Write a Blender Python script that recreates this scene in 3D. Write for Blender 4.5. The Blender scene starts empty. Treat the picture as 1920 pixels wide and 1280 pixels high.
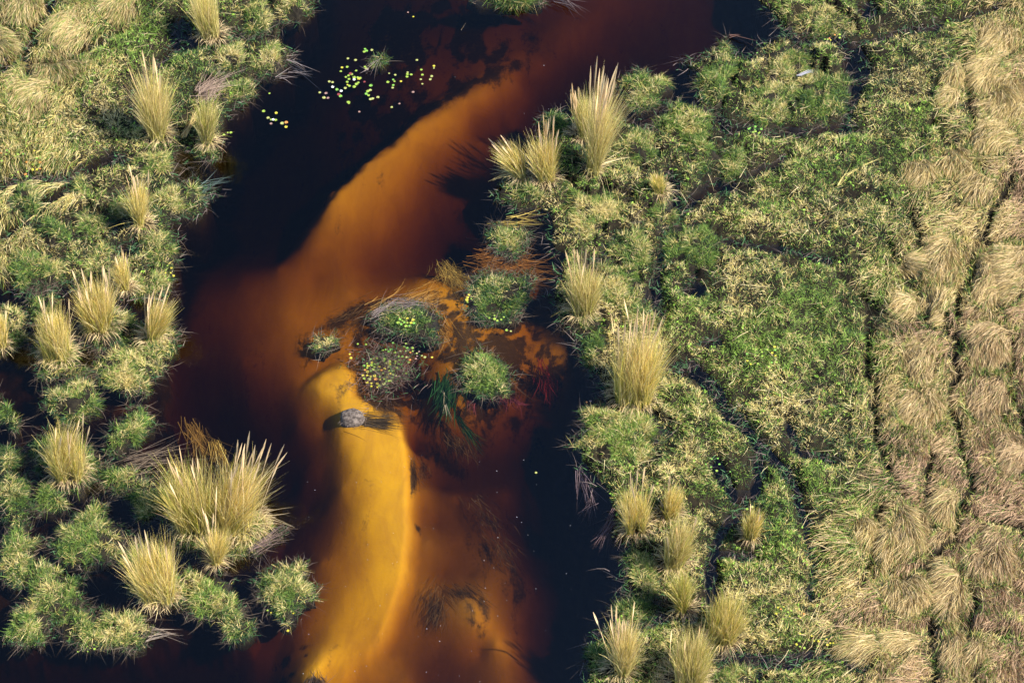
import bpy, math, random
import numpy as np
from mathutils import Vector
rng = np.random.default_rng(7); random.seed(7)
S = bpy.context.scene; C = S.collection
R = math.radians
# ------------------------------------------------------------------ camera, sky, sun
DEP, LENS = R(50), 100.0
DIST = 38.4*LENS/36.0
cam = bpy.data.cameras.new('camera'); co = bpy.data.objects.new('camera', cam); C.objects.link(co)
cam.lens = LENS; cam.sensor_width = 36; cam.clip_start = 1; cam.clip_end = 3000
co.location = (0, -DIST*math.cos(DEP), DIST*math.sin(DEP)); co.rotation_euler = (R(90)-DEP, 0, 0)
S.camera = co
SEL = R(47); SUN = Vector((0.84, -0.34, 0)).normalized()*math.cos(SEL) + Vector((0, 0, math.sin(SEL)))
w = bpy.data.worlds.new('World'); S.world = w; w.use_nodes = True
nt = w.node_tree; bg = nt.nodes['Background']; sk = nt.nodes.new('ShaderNodeTexSky')
sk.sky_type = 'NISHITA'; sk.sun_disc = False; sk.sun_elevation = SEL; sk.sun_rotation = math.atan2(SUN.x, SUN.y)
nt.links.new(sk.outputs[0], bg.inputs[0]); bg.inputs[1].default_value = 0.11; sk.dust_density = 0.1; sk.ozone_density = 4.0; sk.air_density = 1.0
sl = bpy.data.lights.new('sun', 'SUN'); sl.energy = 5.0; sl.angle = R(0.5); sl.color = (1, 0.93, 0.82)
so = bpy.data.objects.new('sun', sl); C.objects.link(so); so.rotation_euler = SUN.to_track_quat('Z', 'Y').to_euler()
S.view_settings.view_transform = 'Standard'; S.view_settings.look = 'None'; S.view_settings.gamma = 1
S.view_settings.exposure = 1.25
S.cycles.max_bounces = 8; S.cycles.transparent_max_bounces = 12

def G(px, py):            # point of the water level seen at a photo position
    px = np.asarray(px, float); py = np.asarray(py, float)
    x = (px-960)/1920*36/LENS; y = (640-py)/1920*36/LENS
    dy = y*math.sin(DEP)+math.cos(DEP); dz = y*math.cos(DEP)-math.sin(DEP)
    t = -co.location.z/dz
    return x*t, co.location.y+dy*t
def Ginv(X, Y):
    X = np.asarray(X, float); Y = np.asarray(Y, float)-co.location.y; Z = -co.location.z
    f = Y*math.cos(DEP)-Z*math.sin(DEP); u = Y*math.sin(DEP)+Z*math.cos(DEP)
    return X/f*LENS/36*1920+960, 640-u/f*LENS/36*1920

# ------------------------------------------------------------------ noise and fields
_T = rng.random((512, 512))
def vnoise(x, y):
    xi = np.floor(x).astype(int); yi = np.floor(y).astype(int); fx = x-xi; fy = y-yi
    fx = fx*fx*(3-2*fx); fy = fy*fy*(3-2*fy)
    a = _T[xi & 511, yi & 511]; b = _T[(xi+1) & 511, yi & 511]; c = _T[xi & 511, (yi+1) & 511]; d = _T[(xi+1) & 511, (yi+1) & 511]
    return (a*(1-fx)+b*fx)*(1-fy)+(c*(1-fx)+d*fx)*fy
def fbm(x, y, s, o=4, seed=0):   # s = size in photo px
    r = 0; a = 0.5; tot = 0
    for k in range(o):
        r = r+a*vnoise(x/s+seed*17.3+k*31.7, y/(s*0.77)+seed*9.1+k*11.9); tot += a; a *= 0.55; s = s/2
    return r/tot
def sm(e0, e1, x):
    t = np.clip((x-e0)/(e1-e0), 0, 1); return t*t*(3-2*t)
def seg_d(px, py, pts, closed=False):
    d = np.full(px.shape, 1e9); n = len(pts)
    for i in range(n if closed else n-1):
        ax, ay = pts[i][:2]; bx, by = pts[(i+1) % n][:2]
        vx, vy = bx-ax, by-ay; L = vx*vx+vy*vy+1e-9
        t = np.clip(((px-ax)*vx+(py-ay)*vy)/L, 0, 1)
        d = np.minimum(d, (px-ax-t*vx)**2+(py-ay-t*vy)**2)
    return np.sqrt(d)
def inside(px, py, pts):
    r = np.zeros(px.shape, bool); n = len(pts)
    for i in range(n):
        ax, ay = pts[i]; bx, by = pts[(i+1) % n]
        if ay == by: continue
        c = ((ay > py) != (by > py)) & (px < (bx-ax)*(py-ay)/(by-ay)+ax); r ^= c
    return r
def sdist(px, py, pts):   # positive inside
    d = seg_d(px, py, pts, True); return np.where(inside(px, py, pts), d, -d)
def rbf(px, py, pts):
    P = np.array(pts, float); r = np.hypot(P[:, None, 0]-P[None, :, 0], P[:, None, 1]-P[None, :, 1])
    n = len(P); A = np.zeros((n+1, n+1)); A[:n, :n] = -r-np.eye(n)*6; A[n, :n] = 1; A[:n, n] = 1
    s = np.linalg.solve(A, np.append(P[:, 2], 0)); out = np.full(px.shape, s[n])
    for i in range(n): out = out-s[i]*np.hypot(px-P[i, 0], py-P[i, 1])
    return np.clip(out, P[:, 2].min(), P[:, 2].max())

ST = 4.0
gx = np.arange(-240, 2161, ST); gy = np.arange(-240, 1521, ST)
PX, PY = np.meshgrid(gx, gy)
wx = (fbm(PX, PY, 40, 4, 1)-.5)*28; wy = (fbm(PX, PY, 40, 4, 2)-.5)*24   # ragged outlines
# --- optical depth of the water over the bed (t), traced
out_pts = [(600,30,5.5),(700,60,4.2),(450,200,6),(400,300,6),(560,250,6),(450,380,5.6),(350,420,5),(1000,30,3.0),(1090,30,2.2),(1200,40,2.7),(1300,60,3.8),(1400,40,4.8),(1450,40,5.5),
(1150,100,3.6),(1250,110,3.5),(1290,170,2.8),(1060,150,4.2),(560,360,5),(500,420,4.4),(620,290,5),(700,220,4.6),(780,160,3.2),(850,120,2.6),(900,90,2.4),(960,60,2.6),(750,80,3.0),(850,50,3.2),(640,130,4.2),(660,200,4.8),
(350,520,3.2),(400,520,2.9),(450,480,2.8),(520,470,2.2),(400,600,3.2),(450,640,2.5),(480,600,2.0),(520,600,1.5),(560,600,1.15),(600,600,1.05),(540,650,1.4),(500,680,2.4),(460,700,3.5),(400,700,5),(420,760,5.5),
(350,650,4.5),(480,800,4.8),(520,760,3.6),(555,760,2.4),(555,700,1.5),(600,660,1.1),(640,640,.9),(560,540,1.3),(540,850,4.5),(570,880,3.6),(550,950,4.5),(540,1030,4),(590,1080,1.8),(590,1150,1.3),(550,1190,2.2),(520,1240,3),(510,1180,3),(600,850,2.4),
(790,830,1.9),(795,900,1.2),(850,900,1.9),(820,950,1.8),(850,1000,1.6),(800,1000,1.0),(900,900,2.6),(950,880,3),(1000,900,5),(1050,850,5.5),(900,980,1.7),(950,1050,1.5),(930,1000,1.6),(1000,1050,3.2),(1020,1000,5),(1100,1000,6),
(1080,1100,6),(880,1050,1.5),(830,1050,1.6),(785,1080,1.0),(790,1150,1.4),(800,1250,2.1),(850,1200,1.9),(820,1200,2.0),(760,1250,1.2),(700,1280,1.3),(850,1260,2.1),(870,1120,.5),(890,1145,.5),(900,1170,1.0),(930,1190,.9),(900,1200,1.6),(950,1210,1.1),
(940,1260,1.4),(980,1230,2),(1000,1170,3.2),(1050,1200,4),(1050,1270,3.0),(1100,1230,4.5),(970,1110,2.2),(1000,1120,3.2),(980,470,2.0),(1010,450,2.2),(1020,520,1.8),(1030,570,1.2),(1040,640,.9),(1060,660,1.0),(1085,700,2.8),(1020,700,2.0),
(980,650,1.2),(950,640,.9),(1000,600,1.4),(900,620,.6),(840,660,.7),(820,720,.8),(790,760,2.0),(800,640,1.4),(880,760,1.3),(930,790,3),(1000,780,4.6),(1080,780,5.6),(840,800,2.2),(900,810,3.2),(760,690,2.4),(700,630,1.8),(740,770,.6),
(775,800,2.6),(900,480,.45),(870,500,.7),(930,510,.6),(850,480,1.3),(960,450,1.4),(700,600,.9),(720,560,.9),(760,560,.8),(830,540,.35),(850,590,.45),(870,620,.4),(800,520,.6),(680,690,.9),(830,870,2.6),(870,860,3.0),
(200,900,3.8),(100,800,3.2),(300,800,3.4),(240,730,2.8),(150,1100,4.2),(400,1230,6),(200,1260,6),(60,1260,6),(480,1100,3.0),(470,1180,3.4),(60,600,3.5),(1200,225,3.6),(1290,350,3.4),(1600,150,3.6),(1390,1240,4.5),(1500,-60,5)]
bar_poly = [(1130,-60),(1060,30),(1010,72),(960,105),(900,140),(850,165),(790,200),(720,252),(660,302),(610,350),(575,400),(556,450),(550,520),(570,600),(660,560),(760,540),(860,500),(930,420),(990,300),(1100,160),(1250,60),(1300,-60)]
bar_pts = [(1090,30,2.0),(1150,40,2.4),(1010,82,1.55),(960,125,1.2),(900,160,.85),(850,185,.7),(800,220,.5),(740,262,.42),(700,300,.42),(650,350,.42),(700,350,.7),(760,290,.75),(620,395,.55),(596,450,1.0),(590,500,1.1),(600,550,.9),(650,530,.8),(700,540,.9),(750,530,.8),
(800,520,.5),(830,540,.3),(900,230,1.5),(940,190,1.9),(900,215,1.7),(880,270,1.7),(850,290,1.7),(800,330,1.5),(760,350,1.15),(720,400,1.15),(680,420,1.05),(700,470,1.4),(740,460,1.6),(800,400,2.2),(850,350,2.2),(900,310,2.0),(930,260,2.0),(960,200,2.0),
(1000,150,2.4),(1030,200,4.2),(980,270,3.6),(930,340,3.6),(900,400,3.2),(850,430,2.8),(780,450,2.0),(1050,150,3.8),(1100,100,3.3),(1200,60,3.0),(640,470,1.05),(860,220,1.0),(820,260,1.1),(990,110,1.9),(930,150,1.1),(980,140,1.7)]
gold_poly = [(572,712),(600,690),(640,672),(660,690),(668,735),(715,762),(752,785),(768,830),(772,900),(772,990),(764,1060),(745,1130),(715,1200),(660,1255),(600,1300),(540,1300),(545,1240),(575,1180),(585,1100),(520,1000),(560,900),(600,800),(580,750)]
gold_pts = [(620,720,0),(650,735,0),(598,725,.0),(625,690,.15),(640,780,.05),(680,800,0),(720,790,.05),(700,850,.03),(745,850,0),(745,900,.05),(700,900,.15),(660,850,.4),(640,820,.5),(625,800,.7),(605,780,1.2),(600,850,2.4),(570,900,3.6),(640,900,1.0),(680,960,.4),
(745,980,.08),(700,1030,.35),(650,1030,.85),(600,1030,1.5),(560,1000,3),(745,1050,.15),(722,1100,.3),(680,1100,.5),(640,1120,.75),(600,1120,1.2),(700,1160,.45),(650,1200,.45),(600,1220,.25),(570,1260,0),(620,1260,.3),(670,1235,.55),(580,1170,1.1)]
T = rbf(PX, PY, out_pts)
qx, qy = PX+wx*.3, PY+wy*.3
tb = rbf(PX, PY, bar_pts); sd = sdist(qx, qy, bar_poly); tb = tb*(1+.38*sm(.4, 1.5, tb))+.24; m = sm(-50, 26, sdist(PX+wx*.8, PY+wy*.8, bar_poly))
soft = sm(330, 450, PY)*sm(700, 600, PX); m = m*(1-soft)+sm(-55, 40, sd)*soft
soft = sm(960, 1040, PX); m = m*(1-soft)+sm(-50, 60, sd)*soft
soft = sm(400, 470, PY)*sm(620, 700, PX); m = m*(1-soft)+sm(-40, 60, sd)*soft
T = T*(1-m)+tb*m
tg = rbf(PX, PY, gold_pts); sd = sdist(qx, qy, gold_poly); m = sm(-20, 15, sd)
soft = sm(660, 600, PX-(PY-700)*.02)*sm(680, 730, PY)+sm(1190, 1240, PY)*sm(640, 680, PX); soft = np.clip(soft, 0, 1)
m = m*(1-soft)+sm(-60, 60, sd)*soft
T = T*(1-m)+tg*m
T = np.maximum(T*(1+.16*(fbm(PX, PY, 150, 4, 3)-.5)), 0)
# --- weed and silt lying on the bed
def blob(x, y, rx, ry, a=0, s=1.0):
    c, n = math.cos(R(a)), math.sin(R(a)); u = ((qx-x)*c+(qy-y)*n)/rx; v = (-(qx-x)*n+(qy-y)*c)/ry
    return s*np.exp(-(u*u+v*v)*1.3)
CP = [(640,600),(700,545),(780,530),(850,470),(930,430),(1010,400),(1035,480),(1050,600),(1080,680),(1010,760),(900,800),(800,780),(700,770),(640,720)]
ALG = sm(-40, 60, sdist(PX+wx, PY+wy, CP))*(.18+.80*sm(.38, .60, fbm(PX+PY*.3, PY, 24, 4, 15)))
up = [(690,-60),(1060,-80),(1040,66),(966,108),(906,142),(856,168),(796,202),(726,254),(664,306),(604,350),(600,240),(640,150)]
ALG = np.maximum(ALG, sm(-26, 30, sdist(PX+wx, PY+wy, up))*(.25+.75*sm(.38, .62, fbm(PX, PY, 50, 4, 5)))*sm(1060, 960, PX+0*PY))
for b in [(650,575,60,16,-28,.8),(720,550,60,12,-6,.85),(590,600,35,10,-20,.6),(790,560,30,9,30,.6),(660,610,40,8,-15,.5),(860,625,14,30,10,.75),(835,650,14,28,0,.6),(905,640,30,9,20,.5),(955,655,50,13,25,.75),(1000,690,45,30,40,.7),(960,690,40,30,0,.6),
          (1020,640,20,45,10,.5),(985,630,30,14,0,.6),(840,735,26,40,15,.7),(880,760,40,20,30,.6),(865,800,30,18,20,.7),(840,830,50,26,20,.8),(800,840,24,40,-10,.6),(775,880,9,40,5,.85),(783,972,8,14,-20,.9),(800,770,40,14,0,.5),(730,690,60,60,0,.75),
          (700,750,45,8,20,.8),(672,722,12,16,0,.6),(750,760,30,10,20,.6),(720,640,60,26,10,.8),(690,790,30,10,15,.7),(735,775,26,8,8,.5),(900,440,14,10,0,.6),(870,470,50,7,-25,.6),(810,490,50,8,-20,.5),(990,450,30,60,0,.65),(1020,500,22,50,0,.5),(940,500,60,14,0,.55),(855,510,26,16,30,.6),(900,520,18,25,0,.5),
          (905,950,34,60,-30,.55),(935,1010,32,70,-35,.6),(970,1060,40,60,-30,.4),(880,930,20,14,0,.5),(960,1060,14,30,-30,.5),(822,1125,22,40,15,.7),(860,1096,44,12,15,.65),(878,1130,14,34,-25,.55),(905,1125,16,34,-20,.55),(885,1155,36,12,25,.5),(862,1125,8,30,-25,.5),(900,1175,12,8,0,.5),
          (530,1205,26,12,-10,.7),(520,1250,20,22,0,.7),(572,1210,7,6,0,.9),(588,1270,26,8,0,.9),(545,1240,12,10,0,.5),(560,1190,30,8,0,.5),(930,960,60,50,0,.35),(680,970,4,6,0,.3),(300,780,60,40,0,.6),(730,370,9,5,0,.2),(880,290,18,10,0,.25),(640,740,5,5,0,.3),(580,470,5,30,10,.25)]:
    ALG = np.maximum(ALG, blob(*b)*1.12)
# --- land
L_poly = [(-260,-260),(600,-260),(585,0),(560,30),(520,32),(528,60),(505,75),(548,85),(545,120),(500,135),(478,150),(455,195),(425,215),(415,260),(408,290),(390,305),(345,285),(322,290),(318,310),(330,340),(380,350),(402,370),(375,400),(325,420),(318,440),(338,460),(325,520),(310,560),(240,560),(150,545),(60,560),(0,530),(-260,520)]
R_poly = [(1400,-260),(1425,5),(1470,45),(1480,66),(1440,85),(1405,112),(1365,98),(1320,106),(1292,122),(1312,150),(1318,200),(1260,205),(1238,225),(1215,250),(1170,225),(1120,200),(1065,215),(1025,235),(1030,290),(965,335),(940,350),(940,380),(975,393),(1020,388),(1035,420),(1036,470),(1062,480),(1048,505),(1040,560),(1048,600),(1090,628),(1097,680),(1128,720),(1130,765),(1098,785),(1082,830),(1098,885),(1142,925),(1150,985),(1180,1015),(1178,1080),(1165,1130),(1165,1150),(1125,1200),(1102,1250),(1100,1530),(2200,1530),(2200,-260)]
sdl = np.maximum(sdist(PX+wx, PY+wy, L_poly), sdist(PX+wx, PY+wy, R_poly))
ponds = [(1625,18,17,16),(1605,130,22,38),(1595,182,13,18),(1372,238,16,9),(1350,350,22,12),(1448,252,20,8),(1300,545,16,12),(1285,692,26,10),(1330,642,16,7),(1240,818,18,10),(1395,1242,45,17),(1470,1245,26,10),(1120,272,18,12),(1400,930,18,8),(1260,355,12,18),
         (210,300,12,12),(255,200,10,22),(335,65,16,26),(345,90,18,8),(440,130,18,7),(240,470,18,12),(60,540,60,12),(70,490,20,8),(1580,245,16,7),(640,-40,2,2),(1545,65,26,7),(1500,95,12,18),(385,175,10,10)]
channels = [([(1255,330),(1268,380),(1264,425),(1242,465),(1229,520),(1234,575),(1240,605)],6),([(1100,505),(1130,490),(1165,470),(1190,448),(1205,425)],4),([(1270,690),(1310,700),(1345,740),(1360,770),(1400,805),(1440,850),(1480,900)],7),
            ([(1340,870),(1360,905),(1382,935)],7),([(1420,860),(1416,930),(1395,960),(1360,985),(1340,1030),(1332,1090),(1340,1130)],6),([(1345,1040),(1400,1050)],4),([(1300,1210),(1340,1222),(1400,1240),(1480,1238),(1540,1230),(1620,1250)],5),
            ([(1312,205),(1370,235),(1440,240),(1500,250),(1580,240),(1605,180)],4),([(1480,66),(1520,80),(1560,72),(1600,90),(1612,130)],5),([(1270,400),(1300,370),(1350,345)],5),([(1325,290),(1400,330),(1470,300)],2),([(1280,440),(1380,460),(1500,475),(1560,490)],2.5),
            ([(1560,870),(1500,850),(1480,800)],2),([(1170,1130),(1230,1110),(1260,1150),(1300,1160)],6),([(1190,1180),(1240,1160)],8),([(1600,90),(1680,60),(1760,50),(1880,10)],2),([(1520,1120),(1530,1060),(1500,950),(1480,900)],2.5),
            ([(0,130),(45,95),(70,50),(110,-20)],6),([(0,45),(40,95),(60,140)],3),([(60,120),(110,120),(170,90),(230,60)],2),([(0,350),(60,330),(130,330),(200,300),(230,300)],6),([(255,230),(250,180),(290,130),(330,90),(340,60)],5),([(230,360),(210,400),(215,440)],5),
            ([(0,440),(40,420),(110,430),(170,450)],4),([(150,560),(180,520),(240,510)],4),([(320,90),(420,70),(500,60)],4),([(20,380),(100,370),(160,340)],4)]
trails = [([(1900,330),(1870,400),(1848,440),(1830,490),(1800,555),(1798,620),(1796,680),(1785,740),(1785,790),(1800,840),(1812,885),(1820,910),(1805,955),(1790,990),(1768,1035),(1750,1070)],9),([(1622,560),(1630,660),(1640,760),(1650,840),(1665,880),(1700,932),(1730,1000),(1745,1060),(1752,1130),(1752,1300)],8),
          ([(1748,850),(1742,950),(1736,1000)],6),([(1850,462),(1930,460)],5),([(1805,606),(1880,612)],4),([(1652,1088),(1700,1085),(1745,1070)],5),([(1810,960),(1850,980),(1930,1010)],5),([(1870,780),(1900,830),(1930,860)],3),([(1650,960),(1640,1040),(1620,1100)],5),([(1800,1060),(1820,1140),(1815,1200)],3),
          ([(1700,400),(1720,440),(1725,480)],4),([(1640,430),(1690,510),(1735,600),(1790,640)],4),([(1890,640),(1895,740),(1925,860)],4),([(1755,1085),(1795,1170),(1830,1300)],4),([(1830,1010),(1870,1090),(1930,1120)],4),([(1690,150),(1745,240),(1790,290),(1850,330)],4),([(1800,1180),(1870,1200),(1930,1190)],4),([(1655,1180),(1720,1190),(1750,1170)],4),([(1820,130),(1810,200),(1830,240)],4),([(1850,490),(1880,560),(1885,600)],3)]
trd = np.full(PX.shape, 99.)
for pts, wd in channels: sdl = np.minimum(sdl, (seg_d(PX+wx*.7, PY+wy*.7, pts)-wd*1.2))
for x, y, a, b in ponds: sdl = np.minimum(sdl, (np.hypot((PX+wx*.8-x)/a, (PY+wy*.8-y)/b)-1)*min(a, b))
for pts, wd in trails: trd = np.minimum(trd, seg_d(PX+wx*1.2, PY+wy*1.2, pts)-wd*.40)
# dry grass zone (1 = tall swept straw)
edge = np.interp(gy, [-240,0,100,250,330,450,600,800,950,1050,1150,1530], [1960,1900,1830,1760,1740,1690,1670,1650,1640,1610,1620,1600])[:, None]
DRY = sm(-110, 90, PX+(fbm(PX, PY, 160, 4, 8)-.5)*230-edge)
DRYL = sm(-30, 60, 240-PX*.9-PY*.35+(fbm(PX, PY, 110, 3, 9)-.5)*190)
DRY = np.maximum(DRY, DRYL)
# tuft centres of the swept grass
cand = []
for k in range(9000):
    x, y = random.uniform(-100, 2040), random.uniform(-100, 1400)
    if random.random() > .2 and not (x > 1480 or (x < 330 and y < 400)): continue
    if all((x-a)**2+((y-b)/1.25)**2 > 38**2 for a, b in cand[-2000:]): cand.append((x, y))
TC = np.array(cand)
ci = np.zeros(PX.shape, int); cd = np.full(PX.shape, 1e9)
for i, (x, y) in enumerate(cand):
    d = (PX+wx-x)**2+((PY+wy-y)/1.25)**2; k = d < cd; cd = np.where(k, d, cd); ci = np.where(k, i, ci)
cd = np.sqrt(cd)
lump = fbm(PX, PY, 62, 4, 11); LUMP2 = fbm(PX, PY, 26, 3, 12)
H_land = .05+.30*sm(.3, .75, lump)*(1-DRY)+.26*LUMP2*(1-DRY)+DRY*(.10*np.clip(1-(cd/34)**2, 0, 1)+.35*lump)
H_land = H_land*sm(-2, 26, sdl)+.02
H_land = np.where(DRY > .2, H_land*sm(-4, 16, trd), H_land)
BED = -T/(2.61*.77)-.05
k = sm(-6, 4, sdl)
shal = -.30-.35*fbm(PX, PY, 50, 3, 14)
near = sm(-46, -8, sdl)
M_poly = [(-400,545),(250,560),(300,600),(322,650),(318,700),(318,770),(345,830),(420,860),(520,960),(500,1020),(470,1060),(480,1130),(465,1170),(330,1165),(250,1190),(60,1190),(-400,1160)]
marsh = np.maximum(sm(-10, 10, sdist(PX+wx, PY+wy, M_poly)), sm(30, 80, sdist(PX, PY, R_poly)))
BED = BED*(1-marsh)+np.maximum(BED, -.85-1.0*(lump-.3))*marsh
HT = BED*(1-k)+H_land*k
near = sm(-56, -16, sdl)
SILT = sm(-60, 60, sdist(PX+wx, PY+wy, [(790,780),(778,900),(780,1060),(745,1180),(700,1290),(1100,1290),(1100,760)]))*.52*(1-np.exp(-(((PX-915)/60)**2+((PY-1180)/50)**2)))
MUD = np.clip(np.maximum(np.maximum(marsh, near*.95), SILT*(1-sm(-25, 10, sdist(PX, PY, gold_poly)))), 0, 1)
def samp(F, x, y):
    u = np.clip((np.asarray(x)-gx[0])/ST, 0, len(gx)-1.01); v = np.clip((np.asarray(y)-gy[0])/ST, 0, len(gy)-1.01)
    i = u.astype(int); j = v.astype(int); a = u-i; b = v-j
    return (F[j, i]*(1-a)+F[j, i+1]*a)*(1-b)+(F[j+1, i]*(1-a)+F[j+1, i+1]*a)*b

# ------------------------------------------------------------------ materials
def mat(name):
    m = bpy.data.materials.new(name); m.use_nodes = True; return m, m.node_tree, m.node_tree.nodes['Principled BSDF']
def mix(nt, a, b, f, typ='MIX'):
    n = nt.nodes.new('ShaderNodeMix'); n.data_type = 'RGBA'; n.blend_type = typ
    for s, v in ((0, f), (6, a), (7, b)):
        if hasattr(v, 'links'): nt.links.new(v, n.inputs[s])
        else: n.inputs[s].default_value = v if s == 0 else (*v, 1)
    return n.outputs[2]
def noise(nt, scale, detail=4, vec=None, rough=.6, dist=0):
    n = nt.nodes.new('ShaderNodeTexNoise'); n.inputs['Scale'].default_value = scale; n.inputs['Detail'].default_value = detail
    n.inputs['Roughness'].default_value = rough; n.inputs['Distortion'].default_value = dist
    if vec: nt.links.new(vec, n.inputs['Vector'])
    return n.outputs[0]
def ramp(nt, v, a, b):
    n = nt.nodes.new('ShaderNodeMapRange'); n.interpolation_type = 'SMOOTHSTEP'; n.inputs[1].default_value = a; n.inputs[2].default_value = b; nt.links.new(v, n.inputs[0]); return n.outputs[0]
def attr(nt, name):
    n = nt.nodes.new('ShaderNodeAttribute'); n.attribute_name = name; return n
def mth(nt, op, a, b=0.0):
    n = nt.nodes.new('ShaderNodeMath'); n.operation = op
    for i, v in enumerate((a, b)):
        if hasattr(v, 'links'): nt.links.new(v, n.inputs[i])
        else: n.inputs[i].default_value = v
    return n.outputs[0]
def coord(nt, rot=0, sc=(1, 1, 1)):
    g = nt.nodes.new('ShaderNodeNewGeometry'); n = nt.nodes.new('ShaderNodeMapping'); n.inputs['Rotation'].default_value = (0, 0, rot); n.inputs['Scale'].default_value = sc
    nt.links.new(g.outputs['Position'], n.inputs[0]); return n.outputs[0]
# blades of all grasses: colour per blade, thin and a little see-through
def blade_mat(name, trans=.20, rough=.55):
    m, t, p = mat(name); a = attr(t, 'Col'); t.links.new(a.outputs[0], p.inputs['Base Color']); p.inputs['Roughness'].default_value = rough
    p.inputs['Specular IOR Level'].default_value = .25
    tr = t.nodes.new('ShaderNodeBsdfTranslucent'); t.links.new(a.outputs[0], tr.inputs[0])
    mx = t.nodes.new('ShaderNodeMixShader'); mx.inputs[0].default_value = trans
    t.links.new(p.outputs[0], mx.inputs[1]); t.links.new(tr.outputs[0], mx.inputs[2]); t.links.new(mx.outputs[0], t.nodes['Material Output'].inputs[0]); return m
M_grass = blade_mat('grass_blades'); M_reed = blade_mat('reed_blades', .25, .45); M_weed = blade_mat('water_weed', .25)
def plain(name, col, rough=.8, col2=None, sc=6, tr=0):
    m, t, p = mat(name); p.inputs['Roughness'].default_value = rough; p.inputs['Specular IOR Level'].default_value = .25
    c = mix(t, col, col2 or tuple(x*.6 for x in col), ramp(t, noise(t, sc, 5, coord(t)), .35, .65)); t.links.new(c, p.inputs['Base Color']); return m
M_peat = plain('wet_peat', (.006, .0045, .0035), .95, (.018, .015, .008), 9)
M_twig = plain('dead_stems', (.14, .11, .085), .8, (.07, .05, .045), 3)
M_stump = plain('grey_wood', (.15, .12, .10), .9, (.04, .03, .025), 9)
M_white = plain('white_petals', (.8, .8, .76), .5, (.75, .75, .7))
M_foam = plain('foam', (.5, .5, .5), .5, (.4, .4, .4))
# ground
Mg, t, p = mat('ground_bed'); A = attr(t, 'Mask'); sep = t.nodes.new('ShaderNodeSeparateColor'); t.links.new(A.outputs[0], sep.inputs[0])
vec = coord(t); vs = coord(t, R(-35), (1, .35, 1))
sand = mix(t, (.41, .225, .004), (.35, .18, .005), ramp(t, noise(t, .55, 5, vec), .35, .7))
sand = mix(t, sand, (.20, .10, .015), mth(t, 'MULTIPLY', ramp(t, noise(t, 9, 6, vec, .75), .5, .8), .35))
n1 = noise(t, 1.5, 8, vs, .68, .6); n2 = noise(t, 9, 6, vec, .7)
cov = mth(t, 'ADD', mth(t, 'MULTIPLY', n1, .75), mth(t, 'MULTIPLY', n2, .25))
algf = ramp(t, mth(t, 'ADD', mth(t, 'MULTIPLY', sep.outputs[0], 1.25), mth(t, 'MULTIPLY', mth(t, 'SUBTRACT', cov, .5), 4.2)), .30, 1.05)
algf = mth(t, 'MULTIPLY', algf, .93)
alg = mix(t, (.020, .014, .010), (.060, .035, .014), ramp(t, noise(t, 5, 6, vec, .7), .45, .75))
sand = mix(t, sand, mix(t, sand, (.90, .79, 1.4), 1.0, 'MULTIPLY'), attr(t, 'Stain').outputs[2]); strk = ramp(t, noise(t, 1.1, 7, coord(t, R(-20), (1, .3, 1)), .7, .8), .35, .7); sand = mix(t, sand, (.22, .105, .010), mth(t, 'MULTIPLY', strk, .6))
spk = ramp(t, noise(t, 17, 3, vec, .6), .685, .72)
spk = mth(t, 'MULTIPLY', spk, mth(t, 'MULTIPLY', ramp(t, noise(t, .35, 2, vec), .45, .65), .45))
c = mix(t, sand, (.12, .07, .03), spk)
c = mix(t, c, alg, algf)
mud = mix(t, (.024, .015, .010), (.115, .062, .032), ramp(t, noise(t, .9, 6, vec, .65), .45, .8))
c = mix(t, c, mud, sep.outputs[1])
soil = mix(t, (.006, .0045, .003), (.020, .016, .008), ramp(t, noise(t, 2.2, 6, vec, .7), .4, .65))
c = mix(t, c, soil, sep.outputs[2])
t.links.new(c, p.inputs['Base Color']); p.inputs['Roughness'].default_value = .9; p.inputs['Specular IOR Level'].default_value = .15
bp = t.nodes.new('ShaderNodeBump'); bp.inputs['Strength'].default_value = .35; bp.inputs['Distance'].default_value = .05; t.links.new(noise(t, 6, 6, vec, .7), bp.inputs['Height']); t.links.new(bp.outputs[0], p.inputs['Normal'])
# tannin stained water: clear surface that mirrors the sky, brown body
Mw, t, p = mat('tannin_water'); t.nodes.remove(p)
tb_ = t.nodes.new('ShaderNodeBsdfTransparent'); gl = t.nodes.new('ShaderNodeBsdfGlossy'); gl.inputs['Roughness'].default_value = .03
ge = t.nodes.new('ShaderNodeNewGeometry'); dt = t.nodes.new('ShaderNodeVectorMath'); dt.operation = 'DOT_PRODUCT'; t.links.new(ge.outputs['Incoming'], dt.inputs[0]); pass
fr_ = mth(t, 'ADD', mth(t, 'MULTIPLY', mth(t, 'POWER', mth(t, 'SUBTRACT', 1.0, mth(t, 'ABSOLUTE', dt.outputs['Value'])), 5.0), .968), .032)
bp = t.nodes.new('ShaderNodeBump'); bp.inputs['Strength'].default_value = .6; bp.inputs['Distance'].default_value = .03
t.links.new(noise(t, 3.2, 4, coord(t, R(35), (1, .45, 1)), .55), bp.inputs['Height']); t.links.new(bp.outputs[0], gl.inputs['Normal']); t.links.new(bp.outputs[0], dt.inputs[1])
ms = t.nodes.new('ShaderNodeMixShader'); t.links.new(fr_, ms.inputs[0]); t.links.new(tb_.outputs[0], ms.inputs[1]); t.links.new(gl.outputs[0], ms.inputs[2])
t.links.new(ms.outputs[0], t.nodes['Material Output'].inputs[0])
va = t.nodes.new('ShaderNodeVolumeAbsorption')
SR, SG, SB = .77, 1.06, 1.75
# absorption per metre = (1-color)*density
D_ = 2.0; va.inputs[0].default_value = (1-SR/D_, 1-SG/D_, 1-SB/D_, 1); va.inputs[1].default_value = D_
t.links.new(va.outputs[0], t.nodes['Material Output'].inputs[1])

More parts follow.
